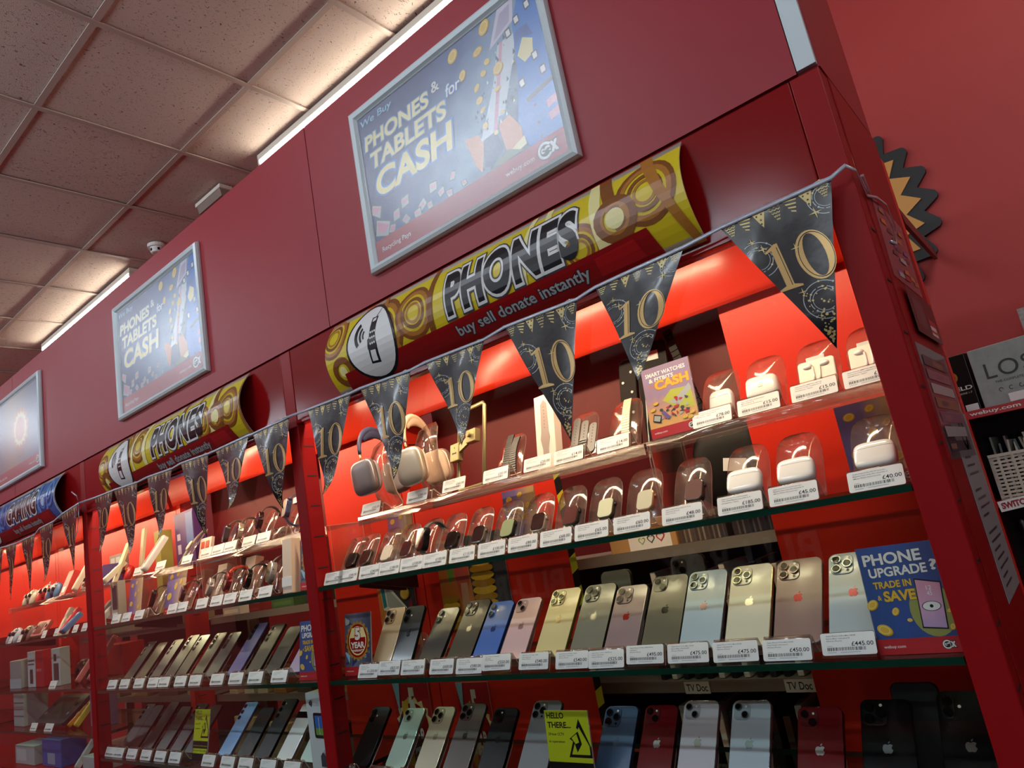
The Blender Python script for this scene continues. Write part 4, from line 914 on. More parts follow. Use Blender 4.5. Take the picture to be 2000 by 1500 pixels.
# ------------------------------------------------------------------ risers and the goods on them
ZR = 1.738; YR = .122
riser(-1.535, -.652, Z1+.0005, ZR, 'long clear riser carrying the headphones'); riser(-.646, -.222, Z1+.0005, ZR, 'clear riser carrying the white earbuds')
def headphones(x, y, z, cup, band, pad, label, rz=0., s=1.):
    t = empty('headphones', (x, y, z), (R(-6), 0, R(rz)), label, 'headphones', 'over ear headphones'); t.scale = (s,)*3
    cm = mat('cup_'+cup[1:], cup, r=.3, metal=.6); bm_ = mat('band_'+band[1:], band, r=.55); pm = mat('pad_'+pad[1:], pad, r=.8)
    for sgn in (-1, 1):
        c = G().ell((sgn*.066, 0, .046), .015, .041, .047, .55, 28, 16).build('ear_cup', cm, t)
        G().ell((sgn*.050, 0, .046), .013, .038, .044, .6, 26, 14).build('ear_pad', pm, c)
        G().tube([(sgn*.066, 0, .085), (sgn*.066, 0, .112)], .0028, 8).build('stem', mat('gold_stem', '#c9b48a', r=.25, metal=.8), t)
    pts = [(-.066*math.cos(a), 0, .110+.072*math.sin(a)) for a in [math.pi*k/18 for k in range(19)]]
    G().tube(pts, [.0055+.0035*math.sin(math.pi*k/18) for k in range(19)], 8, sx=.6).build('headband', bm_, t)
    q = [(-.052*math.cos(a), 0, .112+.060*math.sin(a)) for a in [math.pi*(.22+.56*k/10) for k in range(11)]]
    G().tube(q, [.004+.011*math.sin(math.pi*(k+.5)/11) for k in range(11)], 8, sx=.35).build('mesh_canopy', bm_, t)
HS_P = [(.0, 0), (.006, .02), (.012, .022), (.04, .003), (.07, .004), (.075, .02), (.06, .05), (.05, .10), (.055, .15), (.07, .185), (.085, .20)]
HS_M = sheet(HS_P, -.045, .045, .003, [ACR, ACR_E], 'headphone_stand', widths=[1, 1, 1, 1, 1, 1, .95, .9, .9, .8, .4], mesh_only=True)
tag(place('headphone_stand', HS_M, None, (-1.487, YR, ZR)), 'clear stand holding the silver and navy headphones', 'stand', 'clear acrylic stands'); tag(place('headphone_stand', HS_M, None, (-1.300, YR, ZR)), 'clear stand holding the cream headphones', 'stand', 'clear acrylic stands')
headphones(-1.478, YR+.050, ZR+.050, '#8f8c92', '#3a4468', '#9a97a0', 'silver headphones with a navy headband on the riser', 98)
headphones(-1.305, YR+.050, ZR+.042, '#cfc4b2', '#e6cdb4', '#eed8c4', 'cream headphones with a pale headband on the riser', 104)
price_label(-1.489, YR-.003, ZR+.001, '£255.00', '£255.00 label under the silver headphones'); price_label(-1.307, YR-.003, ZR+.001, '£285.00', '£285.00 label under the cream headphones')
# folded gold metal stand
t = empty('metal_stand', (-1.155, YR+.035, ZR), (R(-12), 0, R(-12)), 'gold metal folding laptop stand with square frame on the riser', 'metal stand')
gm = mat('olive_gold_metal', '#a39a70', r=.36, metal=.6)
G().tube([(-.045, 0, .005), (.05, 0, .005), (.058, 0, .012), (.058, 0, .20), (.052, 0, .207), (-.045, 0, .207), (-.052, 0, .200), (-.052, 0, .012)], .005, 8, closed=True).build('frame', gm, t)
G().box(-.060, -.022, -.022, -.006, .075, .120).build('hinge_block', gm, t, bevel=.002); G().box(.012, .050, -.024, -.006, .108, .140).build('hinge_block', gm, t, bevel=.002)
G().prism([(-.03, .092), (.02, .110), (.02, .130), (-.03, .108)], -.020, -.012, 'y').build('arm', gm, t); disc(.006, .010, 14).build('knob', gm, t, (.030, -.022, .126))
Pr(.0002).poly([(-.050, .095), (-.046, .099), (-.046, .0965), (-.034, .0965), (-.034, .099), (-.030, .095), (-.034, .091), (-.034, .0935), (-.046, .0935), (-.046, .091)], INK).poly([(-.041, .107), (-.037, .107), (-.039, .112)], INK).build('arrow_marks', t, loc=(0, -.0222, 0))
price_label(-1.176, YR-.003, ZR+.004, '£60.00', '£60.00 label before the gold metal stand', ('USB Phone Stand Holder', 'With Metal Arms, Gold, B', '(Phone Accessories)'))
for x, pr, col, ln, n, desc in ((-1.040, '£50.00', '#3c3c3e', True, 2, 'dark steel link strap'), (-.833, '£14.00', '#5f6062', False, 3, 'grey rubber strap with holes'), (-.722, '£14.00', '#a39a84', True, 1, 'bright steel link strap on a grey card')):
    stand(x, YR, ZR+.001, 'clear stand under the %s' % desc, True); strap_flat(x+.004, YR+.046, ZR+.012, col, '%s on the riser' % desc, links=ln, n=n, rx=-30)
    price_label(x-.002, YR-.003, ZR+.001, pr, '%s label before the %s' % (pr, desc), ('Watch Strap, 42/44/45mm', 'No Box, B', '(Watch Accessories)'))
t = empty('strap_box', (-.915, YR+.030, ZR+.001), (R(-10), 0, R(-8)), 'tall white box printed with a grey watch strap', 'box'); G().box(-.030, .030, 0, .022, 0, .172).build('carton', mat('white_carton', '#e7dcd2', r=.4), t, bevel=.001)
p = Pr(.0002).poly([(-.010, .012), (.010, .012), (.009, .045), (.015, .07), (.012, .085), (.010, .150), (.0, .160), (-.010, .150), (-.012, .085), (-.015, .07), (-.009, .045)], mat('print_strap_grey', '#a08f8a', r=.5)); [p.ring(0, .095+.008*k, 0, .0012, PDGR, L=2, n=6) for k in range(7)]; p.build('print', t, loc=(0, -.0002, 0))
price_label(-.919, YR-.003, ZR+.002, '£20.00', '£20.00 label before the white strap box', ('Watch 44mm Sport Band', 'New Box, A', '(Watch Accessories)'))
card(-.585, YR+.004, ZR+.0015, 'watch', 'small SMART WATCHES and FITBITS for CASH card on the riser', rx=-6, w=.102, h=.140)
for lx, pr, kind, ln in ((-.547, '£78.00', 'pod', ('Apple Airpods 2nd Gen A2032/A2031', 'With A1602 Charging Case, B', '(Headphones - Apple)')), (-.459, '£15.00', 'adapter', ('Apple 20W USB-C Power Adapter,', 'Mains Adapter, B', '(Phones Power Accessories)')), (-.363, '£15.00', 'box', ('Apple Earpods (MMTN2) Lightning', 'Connector In-Ear Headphones, B', '(Headphones - Apple)')), (-.277, '£15.00', 'box2', ('Apple Earpods (MMTN2) Lightning', 'Connector In-Ear Headphones, B', '(Headphones - Apple)'))):
    xc = lx+.038; d = {'pod': 'upright white earbud case', 'adapter': 'square white power adapter', 'box': 'white earphone tray left of its twin', 'box2': 'white earphone tray by the right post'}[kind]
    stand(xc, YR, ZR+.001, 'rounded clear stand holding the %s' % d, True)
    price_label(xc, YR-.003, ZR+.001, pr, '%s label before the %s' % (pr, d), ln)
    if kind == 'pod': earbud_case(xc+.010, YR+.040, ZR+.010, d+' on the riser', w=.046, h=.054, rx=-26)
    elif kind == 'adapter':
        t = empty('power_adapter', (xc+.002, YR+.046, ZR+.012), (R(-30), 0, R(6)), d+' on the riser', 'adapter'); G().ell((0, -.018, .025), .029, .019, .024, .42, 24, 14).build('body', GLOSSW, t); G().box(-.004, .004, -.0375, -.036, .02, .03).build('socket', PGRY, t)
    else:
        t = empty('earphone_tray', (xc, YR+.046, ZR+.012), (R(-30), 0, R(4)), d, 'earphones'); wm = mat('white_paper_pulp', '#e4d9cf', r=.5); G().prism(rr(.062, .062, .006, 4, 0, .034), -.012, -.002, 'y', bev=.002).build('tray', wm, t)
        for s in (-1, 1):
            e = G().ell((s*.006+.008*s, -.0125, .052), .0085, .004, .0055, .9, 14, 8).build('earphone', GLOSSW, t); G().tube([(s*.006, -.0125, .049), (s*.005, -.0125, .030), (s*.005, -.0125, .018)], .0022, 7).build('stem', GLOSSW, e)
        G().box(-.016, .016, -.010, -.004, .064, .074).build('hang_tab', PGRY, t, bevel=.001)
# cards and mirrors standing behind on the top shelf
card(-1.125, .285, Z1+.0005, 'save', 'TRADE IN and SAVE card seen under the riser, centre left', rx=-4); card(-1.560, .270, Z1+.0005, 'save', 'SAVE card standing behind the left watches', rx=-4, h=.165)
card(-.285, .255, Z1+.0005, 'coins', 'violet card with flying coins behind the right earbuds', rx=-3, h=.150)
# ------------------------------------------------------------------ middle cabinet
M1, M2, M3 = ZS[1]
NUM = ['first', 'second', 'third', 'fourth', 'fifth', 'sixth', 'seventh', 'eighth', 'ninth', 'tenth', 'eleventh', 'twelfth', 'thirteenth', 'fourteenth']
C2 = [(-2.969, 'sam', '#2b2d35', .160), (-2.864, 'none', '#57513f', .150), (-2.746, 'sam', '#4a4846', .155), (-2.638, 'isl', '#3d3d3a', .165), (-2.557, 'sam', '#34322f', .160), (-2.443, 'isl', '#34352f', .160), (-2.345, 'isl', '#3b4347', .155), (-2.209, 'isl', '#5d5f9c', .178), (-2.100, 'sam', '#56514a', .166), (-1.995, 'none', '#454340', .150), (-1.873, 'sam', '#b4a4c6', .172)]
for i, (lx, kd, col, h) in enumerate(C2):
    xc = lx+.038; nm = {7: 'violet blue phone', 10: 'pale lilac phone'}.get(i, '%s dark phone' % NUM[i])
    stand(xc, Y0, M2+.001, 'clear stand under the %s, middle shelf of middle cabinet' % nm)
    phone(xc, Y0+.0505, M2+.0125, kd, .074, h, col, '%s from the left, middle shelf of the middle cabinet' % nm if i not in (7, 10) else '%s leaning on the middle shelf of the middle cabinet' % nm, rx=-42, group='phones on the middle shelf of the middle cabinet')
    price_label(xc-.004, Y0-.002, M2+.001, None, 'white price label before the %s, middle shelf of middle cabinet' % nm, group='labels on the middle shelf of the middle cabinet')
card(-1.705, .030, M2+.0005, 'upgrade', 'blue PHONE UPGRADE card at the right end of the middle cabinet', rx=-8)
D2 = [(-3.020, 'sam', '#1b1315', .165), (-2.945, 'none', '#150f12', .160), (-2.838, 'none', '#120d0e', .172), (-2.727, 'none', '#1d2224', .155), (-2.622, 'sam', '#1b1f24', .165), (-2.519, 'none', '#18161a', .160), (-2.302, 'sam', '#88aee0', .168), (-2.190, 'none', '#24272a', .150), (-2.090, 'sam', '#26242a', .176), (-1.975, 'bar', '#dfe3e4', .160), (-1.860, 'none', '#b7d3cc', .155)]
for i, (lx, kd, col, h) in enumerate(D2):
    xc = lx+.038; nm = {6: 'light blue phone', 9: 'white phone with camera bar', 10: 'pale mint phone'}.get(i, '%s black phone' % NUM[i])
    stand(xc, Y0, M3+.001, 'clear stand under the %s, low shelf of middle cabinet' % nm)
    phone(xc, Y0+.0505, M3+.0125, kd, .075, h, col, '%s on the low shelf of the middle cabinet' % nm, rx=-42, group='phones on the low shelf of the middle cabinet')
    price_label(xc-.004, Y0-.002, M3+.001, None, 'white price label before the %s, low shelf of middle cabinet' % nm, group='labels on the low shelf of the middle cabinet')
card(-2.385, .050, M3+.0005, 'cctv', 'lime camera notice on the low shelf of the middle cabinet', rx=-10, w=.095)
# tall white gimbal carton at the right end
t = empty('gimbal_box', (-1.705, .035, M3+.0005), (0, 0, R(-4)), 'tall white gimbal box with a golf picture, right end of middle cabinet', 'box'); bx = mat('white_box_print', '#cfdadd', r=.4)
G().prism([(-.048, 0), (.048, 0), (.048, .16), (.025, .192), (-.048, .197)], 0, .05, 'y').build('carton', bx, t)
p = Pr(.0002); p.poly(rr(.062, .062, .006, 3, .012, .118), PBLK); p.rect(-.012, .036, .095, .112, PGRN); p.rect(-.012, .036, .112, .142, PBLU); p.rect(.006, .008, .097, .138, PWHT); p.text('dji', -.032, -.016, .163, .180, INK, .03); p.text('OSMO', -.010, .018, .166, .176, PGRY, 0)
p.poly([(.0, .02), (.025, .02), (.025, .045), (.012, .055), (.0, .045)], PDGR); p.poly([(.02, .05), (.04, .065), (.04, .085), (.034, .085), (.032, .068), (.015, .056)], PGRY); p.build('print', t, loc=(0, -.0003, 0))
riser(-2.945, -2.455, M1+.0005, 1.735, 'clear riser at the left of the middle cabinet'); riser(-2.425, -1.680, M1+.0005, 1.738, 'clear riser carrying watches in the middle cabinet')
# riser goods
for i, (x, col, face, st, rd, dz) in enumerate(((-2.300, '#3b3a38', '#2a2522', '#54544e', False, .0), (-2.215, '#c9c0b0', '#3a1a18', '#2b1d1b', True, -.004), (-2.090, '#2b1c1a', '#24120f', '#2a1a17', True, .012), (-1.930, '#2c3a5c', '#d8d2c6', '#2f4470', False, .024))):
    nm = ('silver green watch', 'small round dark watch', 'brown round watch', 'navy banded tracker')[i]
    stand(x, YR, 1.739, 'clear stand behind the %s' % nm, True); watch_loop(x+.004, YR+.030, 1.752+dz, col, face, st, '%s on the riser of the middle cabinet' % nm, rx=-16, rz=-20, round_=rd, big=1.35)
for i, x in enumerate((-2.375, -2.295, -2.215, -2.100, -2.015)): price_label(x, YR-.003, 1.739, None, '%s price label from the left on the watch riser, middle cabinet' % NUM[i], group='labels on the watch riser')
t = empty('strap_watch_box', (-1.905, YR+.05, 1.739), (R(-14), 0, R(-10)), 'slim white box lying tilted behind the navy tracker', 'box'); G().box(-.07, .07, 0, .025, .105, .125).build('carton', GLOSSW, t, bevel=.002); G().box(-.004, .004, .002, .02, 0, .105).build('prop', ACR, t)
t = empty('styling_stick', (-2.865, YR+.012, 1.7365), (R(-36), R(4), R(-8)), 'long white folding stick leaning on the left riser', 'device'); g = G().prism(rr(.040, .150, .018, 6, 0, .078), -.026, -.004, 'y', bev=.006); g.build('body', GLOSSW, t); G().box(-.002, .002, -.0268, -.026, .03, .14).build('groove', INK, t)
t = empty('pencil_case', (-2.650, YR+.05, 1.7365), (R(-38), 0, R(-10)), 'grey green long strap pack on a clear stand, left riser', 'strap'); sheet([(-.010, .0), (-.014, .05), (-.012, .11), (-.004, .145), (.004, .150), (.008, .14)], -.014, .014, .003, [mat('strap_grey_green', '#7d7b6a', r=.4)]*2, 'band', t); sheet([(0, 0), (0, .06), (0, .15)], -.03, .03, .002, [ACR, ACR_E], 'backing', t); G().ell((.008, -.02, .07), .010, .005, .020, .8).build('watch_head', mat('strap_cream', '#d9cfc0', r=.4), t)
price_label(-2.905, YR-.003, 1.7365, None, 'price label below the long white stick'); price_label(-2.715, YR-.003, 1.7365, None, 'price label below the grey green strap pack'); price_label(-2.580, YR+.030, 1.7365, None, 'price label right of the grey green strap pack')
def pbox(x, y, z, w, d, h, col, label, rx=0., rz=0., cat='box', name='product_box', deco=(), sticker=False, group=None, r=.4):
    t = empty(name, (x, y, z), (R(rx), 0, R(rz)), label, cat, group); G().box(-w/2, w/2, 0, d, 0, h).build('carton', mat('carton_'+col[1:], col, r=r), t, bevel=min(w, d, h)*.03)
    p = Pr(.0003)
    for (u0, u1, v0, v1, c) in deco: p.rect(-w/2+u0*w, -w/2+u1*w, v0*h, v1*h, mat('panel_'+c[1:], c, r=.4))
    if deco: p.build('print', t, loc=(0, -.0003, 0))
    if sticker: G().box(-.024, .024, -.0012, 0, h*.12, h*.12+.026).build('sticker', PAPER, t)
    return t
pbox(-2.80, .262, 1.7365, .20, .05, .215, '#45256e', 'violet box with pale panels standing behind the left riser', deco=((.12, .30, .25, .42, '#b9aec6'), (.12, .30, .5, .62, '#b9aec6'), (.62, .98, .4, .95, '#4a6aa8')), rz=-6)
pbox(-3.00, .245, M1+.0005, .05, .05, .330, '#a89f4e', 'olive yellow narrow box edge beside the violet box')
pbox(-2.575, .215, 1.7365, .085, .012, .085, '#e2cfc4', 'cream card printed with red squares on the left riser', rx=-12, deco=((.15, .45, .15, .45, '#c0503c'), (.55, .85, .15, .45, '#c0503c'), (.15, .45, .55, .85, '#c0503c'), (.55, .85, .55, .85, '#c0503c')))
# top shelf watches, middle cabinet
for i, (x, col, face, st, rd, rg, bg) in enumerate(((-2.700, '#171717', '#141414', '#1a1a1a', False, False, 1.35), (-2.470, '#4a2f2c', '#3a1d1c', '#3d2624', True, False, 1.25), (-2.285, '#b9b6b0', '#8f8a84', '#34383a', True, False, 1.35), (-2.175, '#7d1f1c', '#5a1c1c', '#c23a1c', True, True, 1.45), (-2.055, '#2a2422', '#3d2524', '#1c1a1a', True, False, 1.35), (-1.925, '#c4c6c8', '#6d6250', '#3a1d1e', True, False, 1.5))):
    nm = ('black loop watch', 'brown round watch', 'steel round watch', 'red ribbed strap watch', 'dark round watch', 'silver round watch')[i]
    stand(x, Y0+.022, M1+.001, 'clear stand behind the %s, top shelf of middle cabinet' % nm, True); watch_loop(x+.004, Y0+.052, M1+.014, col, face, st, '%s on the top shelf of the middle cabinet' % nm, rx=-18, rz=-18, round_=rd, ridged=rg, big=bg)
for i, lx in enumerate((-2.903, -2.814, -2.711, -2.457, -2.392, -2.262, -2.171, -2.092, -2.003, -1.899)): price_label(lx+.034, Y0-.002, M1+.001, None, '%s price label from the left, top shelf of middle cabinet' % NUM[i], group='labels on the top shelf of the middle cabinet', w=.92)
card(-2.585, .095, M1+.0005, 'coins', 'card with gold coins on the top shelf of the middle cabinet', rx=-12, w=.14); card(-1.700, .060, M1+.0005, 'five', '5 YEAR card at the right end of the top shelf, middle cabinet', rx=-8)
card(-2.865, .080, M1+.0005, 'coins', 'faint card inside the clear block at the left of the top shelf', rx=-8)
pbox(-1.810, .055, M1+.0005, .045, .03, .150, '#e6d3c0', 'cream box standing beside the 5 YEAR card', rx=-6, sticker=True)
pbox(-2.350, .130, M1+.0005, .060, .03, .135, '#ddd0b8', 'cream box behind the steel round watch', rx=-16); pbox(-2.205, .150, M1+.0005, .060, .03, .140, '#e3d6c6', 'white box behind the red ribbed watch', rx=-16)
# posters fixed to the back panels of the two nearer cabinets
def wall_print(x0, x1, z0, z1, label, fn, y=.3615):
    t = empty('back_poster', (x0, y, z0), label=label, cat='poster', group='posters on the cabinet backs'); G().box(0, x1-x0, 0, .0012, 0, z1-z0).build('sheet', PAPER, t)
    p = Pr(.0003); w, h = x1-x0, z1-z0; fn(p, w, h); p.build('print', t, loc=(0, -.0002, 0))
def art_console(p, w, h):
    p.rect(0, w, 0, h, PORG); p.rect(w*.45, w, h*.35, h, PDGR); p.poly([(w*.08, h*.95), (w*.22, h), (w*.75, h*.62), (w*.72, h*.5), (w*.12, h*.62)], PWHT); p.poly([(w*.24, h*.93), (w*.68, h*.63), (w*.66, h*.53), (w*.25, h*.66)], PGRY); p.poly([(w*.10, h*.93), (w*.20, h*.96), (w*.22, h*.66), (w*.13, h*.64)], PTEAL)
    for u, v, r_ in ((.45, .92, .10), (.75, .80, .12), (.2, .35, .1)): coin(p, w*u, h*v, r_*w, .8, .4)
    for k in range(8): p.poly([(w*(.70+.03*k), h*(.45+.02*k)), (w*(.74+.03*k), h*(.44+.02*k)), (w*(.73+.03*k), h*(.55+.03*k))], PRED2)
    p.rect(0, w, 0, h*.16, PRED)
def art_coins(p, w, h):
    p.rect(0, w, 0, h, PDGR); p.poly([(0, h), (w*.45, h), (w*.5, 0), (0, 0)], PORG); p.poly([(w*.25, h), (w*.46, h), (w*.45, h*.5), (w*.3, h*.3), (w*.25, h*.6)], mat('print_coral', '#c2564a', r=.4)); p.poly([(w*.12, h*.95), (w*.2, h*.95), (w*.24, h*.6), (w*.15, h*.5)], PGRN); p.poly([(w*.32, h*.5), (w*.42, h*.5), (w*.40, h*.12), (w*.30, h*.18)], mat('print_skin_tone', '#c79a78', r=.4))
    for k in range(11): p.poly(circ(w*.17, 14, w*.66, h*(.10+.075*k), ry=h*.05), PGLD2 if k % 2 else PGLD)
    for k in range(5): p.poly(circ(w*.13, 14, w*.15, h*(.06+.07*k), ry=h*.045), PGLD if k % 2 else PGLD2)
def art_five(p, w, h):
    p.rect(0, w, 0, h, PRED2); q = [(w*.5+(.50 if k % 2 else .42)*w*math.cos(k*math.pi/16), h*.5+(.50 if k % 2 else .42)*w*math.sin(k*math.pi/16)) for k in range(32)]
    p.poly([(min(max(a, 0), w), min(max(b, 0), h)) for a, b in q], PCRM); p.poly([(w*.5+.38*w*math.cos(k*.2094), min(h, h*.5+.38*w*math.sin(k*.2094))) for k in range(30)], PRED); p.text('5', w*.42, w*.60, h*.50, h*.92, PWHT, .05); p.text('YEAR', w*.25, w*.76, h*.30, h*.46, PWHT, .04); p.text('WARRANTY', w*.27, w*.74, h*.20, h*.27, PWHT, .03); p.poly([(w*.2, h*.55), (w*.38, h*.55), (w*.4, h*.8), (w*.25, h*.75)], PGLD)
    p.poly([(0, h), (w*.22, h), (w*.14, h*.62)], PSKY); p.poly([(w*.02, h*.45), (w*.17, h*.62), (w*.22, h*.3), (w*.08, h*.2)], PNAVY)
wall_print(-1.800, -1.632, 1.325, 1.558, 'poster of a handheld console and coins on the back panel', art_console); wall_print(-1.520, -1.262, 1.390, 1.640, 'poster of a hand and a tall coin stack on the back panel', art_coins)
wall_print(-1.790, -1.635, 1.02, 1.262, 'left half of the red 5 YEAR poster low on the back panel', art_five); wall_print(-1.520, -1.400, 1.02, 1.252, 'right half of the red 5 YEAR poster low on the back panel', art_five)
def art_save(p, w, h):
    p.rect(0, w, 0, h, PNAVY); p.text('TRADE', w*.1, w*.9, h*.6, h*.8, PGLD, .04); p.text('SAVE', w*.1, w*.9, h*.3, h*.52, PGLD, .04); p.rect(0, w, 0, h*.16, PRED2); coin(p, w*.8, h*.9, w*.1)

# ------------------------------------------------------------------ backs of the goods on the far side of the units
DBOARD = mat('shaded_red_board', '#6e1214', r=.5, vary=.08, vscale=4)  # red panel set back; its shade is put into this dark colour
def far_shelf(x0, x1, zs, label):
    t = empty('steel_shelving', ((x0+x1)/2, .46, 0), label=label, cat='shelving', group='steel shelving behind the cabinets'); w = (x1-x0)/2
    for z in zs: G().box(-w, w, -.008, .28, z-.003, z).box(-w, w, -.009, -.006, z-.022, z+.004).build('shelf', STEEL, t)
    for s in (-1, 1): G().box(s*w-(.02 if s > 0 else 0), s*w+(.02 if s < 0 else 0), .20, .24, 0, 2.15).build('upright', STEEL, t)
    return t
far_shelf(-1.58, -.21, (1.520, 1.215, .96), 'grey steel shelving seen through the nearest cabinet'); far_shelf(-3.02, -1.64, (1.515, 1.208, .96), 'grey steel shelving seen through the middle cabinet'); far_shelf(-4.45, -3.08, (1.515, 1.208, .96), 'grey steel shelving seen through the far left cabinet')
def board(x0, x1, y, z0, z1, label):
    o = G().box(0, x1-x0, 0, .009, 0, z1-z0).build('back_board', DBOARD, None, (x0, y, z0)); return tag(o, label, 'board', 'dark back boards')
board(-1.585, -.540, .500, 1.742, 2.19, 'red board with shade in its colour behind the upper part of the nearest cabinet'); board(-3.02, -1.645, .500, 1.742, 2.19, 'red board with shade in its colour behind the upper part of the middle cabinet')
board(-1.585, -.225, .748, .965, 1.495, 'added board coloured as dark shade behind the film cases, seen through the nearest cabinet').data.materials[0] = mat('shade_plum_board', '#1d1622', r=.5)  # added board, its plum colour stands in for shade in the opening
board(-.215, -.165, .455, .5, 2.19, 'narrow dark red board at the end of the far shelving')
# cardboard box with hand drawn hearts, clear tubs and film cases
t = pbox(-.905, .47, 1.5205, .19, .14, .075, '#b58a55', 'brown cardboard box with a heart note on the far shelf', deco=((.30, .92, .0, .62, '#e4dfd6'),))
def heart(p, x, z, s, m):
    pts = [(x+s*.0625*16*math.sin(a)**3, z+s*.0625*(13*math.cos(a)-5*math.cos(2*a)-2*math.cos(3*a)-math.cos(4*a))) for a in [2*math.pi*k/22 for k in range(22)]]
    c = (x, z); inn = [(c[0]+(a-c[0])*.72, c[1]+(b-c[1])*.72) for a, b in pts]; v = []; f = []
    for k in range(22): v += [pts[k], inn[k]]; j = (k+1) % 22; f.append((2*k, 2*j, 2*j+1, 2*k+1))
    p.n += 1; p.g.append((v, f, p._m(m), p.n))
p = Pr(.0002); heart(p, .0, .024, .010, PGRN); heart(p, .026, .026, .011, PDGR); heart(p, .053, .028, .012, PRED2); p.build('drawing', t, loc=(0, -.001, 0))
for k, x in enumerate((-.745, -.610)):
    t = empty('clear_tub', (x, .475, 1.5205), label='clear plastic tub of sleeves on the far shelf, %s' % ('nearer the cardboard box' if not k else 'nearer the right panel'), cat='tub', group='clear tubs')
    w = .06; G().box(-w, w, 0, .002, 0, .075).box(-w, w, .16, .162, 0, .075).box(-w, -w+.002, 0, .16, 0, .075).box(w-.002, w, 0, .16, 0, .075).box(-w, w, 0, .16, 0, .002).build('tub', ACR, t)
    for j in range(9): G().box(-w+.008+j*.0122, -w+.0125+j*.0122, .01, .15, .003, .068).build('sleeve', mat('sleeve_%d' % (j % 3), ('#8f8b82', '#b3aea2', '#55534e')[j % 3], r=.4), t)
def cases(xs, y, z, h, cols, lab, grp, words=None, d=.13):
    for k, (x, w) in enumerate(xs):
        c = cols[k % len(cols)]; t = empty('film_case', (x, y, z), (0, 0, R(random.uniform(-3, 3))), lab % NUM[k % 14], 'film case', grp); G().box(-w/2, w/2, 0, d, 0, h*(1+.06*((k*5) % 3-1))).build('case', mat('case_'+c[1:], c, r=.3), t, bevel=.0015)
        s = Pr(.0002); s.rect(-w*.4, w*.4, h*.04, h*.9, mat('spine_'+hexmix(c, 1.15)[1:], hexmix(c, 1.15), r=.35))
        if words and k % 3 == 1: s.text(words, -w*.32, w*.32, h*.72, h*.76, INK, .01)
        s.build('spine', t, loc=(0, -.0002, 0))
cases([(-.93+.030*k, .014) for k in range(13)], .475, 1.2165, .235, ('#1c1c22', '#d6d2c6', '#232026', '#2a2a30', '#1a1a1e', '#cfcabd'), '%s film case from the left on the far middle shelf', 'film cases on the far middle shelf', 'DVD')
cases([(-.93+.0305*k, .015) for k in range(13)], .475, .9615, .185, ('#2a2c36', '#c9c4b8', '#1b1b20', '#3a3026', '#d2cec2', '#20242a'), '%s film case from the left on the far low shelf', 'film cases on the far low shelf')
def art_tv(p, w, h): p.rect(0, w, 0, h, PWHT); p.text('TV Doc', w*.08, w*.92, h*.2, h*.8, INK, .01)
for x, nm in ((-.865, 'left'), (-.630, 'right')):
    t = empty('shelf_note', (x, .4495, 1.191), (0, 0, 0), 'handwritten TV Doc note on the steel shelf edge, %s one' % nm, 'note', 'handwritten shelf notes'); G().box(0, .062, -.0008, 0, 0, .026).build('paper', PAPER, t); p = Pr(.0002); art_tv(p, .062, .026); p.build('print', t, loc=(0, -.001, 0))
# bags and parcels on the far shelves of the middle cabinet
for k, (x, z, w, h, c) in enumerate(((-2.88, 1.5155, .12, .05, '#c9bfae'), (-2.70, 1.5155, .10, .035, '#7d2a2a'), (-2.50, 1.5155, .13, .05, '#3e5a34'), (-2.30, 1.5155, .11, .06, '#2c2a2a'), (-2.10, 1.5155, .12, .05, '#6b8c4a'), (-2.92, 1.2085, .08, .08, '#d8c9a6'), (-2.80, 1.2085, .07, .09, '#e0d3b4'), (-2.70, 1.2085, .06, .085, '#cfc09c'), (-2.58, 1.2085, .10, .06, '#9c6a3c'), (-2.42, 1.2085, .10, .07, '#4a443c'), (-2.28, 1.2085, .06, .06, '#a8743c'), (-2.12, 1.2085, .12, .05, '#b0793f'), (-2.62, .9615, .16, .14, '#cdbf98'), (-2.86, .9615, .18, .16, '#c8b88e'), (-2.36, .9615, .14, .12, '#55493c'), (-2.15, .9615, .12, .1, '#8a7a5c'))):
    pbox(x, .47, z, w, .12, h, c, '%s parcel on the shelves behind the middle cabinet, from the left' % NUM[k % 14] if k < 14 else '%s parcel at the low right behind the middle cabinet' % ('dark' if k == 14 else 'tan'), rz=random.uniform(-8, 8), group='parcels behind the middle cabinet', deco=((.1, .9, .2, .5, hexmix(c, 1.2)),))
# hanging black goods in the opening
HB = mat('black_rubber', '#0b0907', r=.5, spec=.25); HB2 = mat('black_bag', '#060506', r=.5, spec=.25)
t = empty('hanging_band', (-.855, .43, 1.74), (R(-3), R(8), 0), 'wide black studded wrist band hanging behind the bunting', 'band'); g = G().prism(rr(.048, .24, .02, 5, 0, .13), -.006, .006, 'y', bev=.003); g.build('band', HB, t)
for j in range(8): disc(.0035, .003, 10).build('stud', SILVER, t, (.012 if j % 2 else -.012, -.006, .04+.025*j))
G().box(-.0015, .0015, -.002, .002, .0, .27).build('hanger', SILVER, t, (.045, 0, 0))
t = empty('blister_pack', (-.775, .44, 1.69), (0, R(4), 0), 'black blister pack hanging beside the studded band', 'pack'); G().prism(rr(.085, .32, .008, 4, 0, .16), -.002, .004, 'y').build('pack', HB2, t); G().ell((0, -.010, .10), .03, .016, .05, .7).build('moulding', HB, t); G().box(-.022, .022, -.004, -.0025, .275, .297).build('sticker', PAPER, t)
t = empty('hanging_strap', (-.655, .43, 1.80), (0, R(-10), 0), 'black ribbed strap hanging behind the card', 'strap'); g = G()
for j in range(16): g.box(-.010, .010, -.006, .004, j*.014, j*.014+.012)
g.build('band', HB, t)
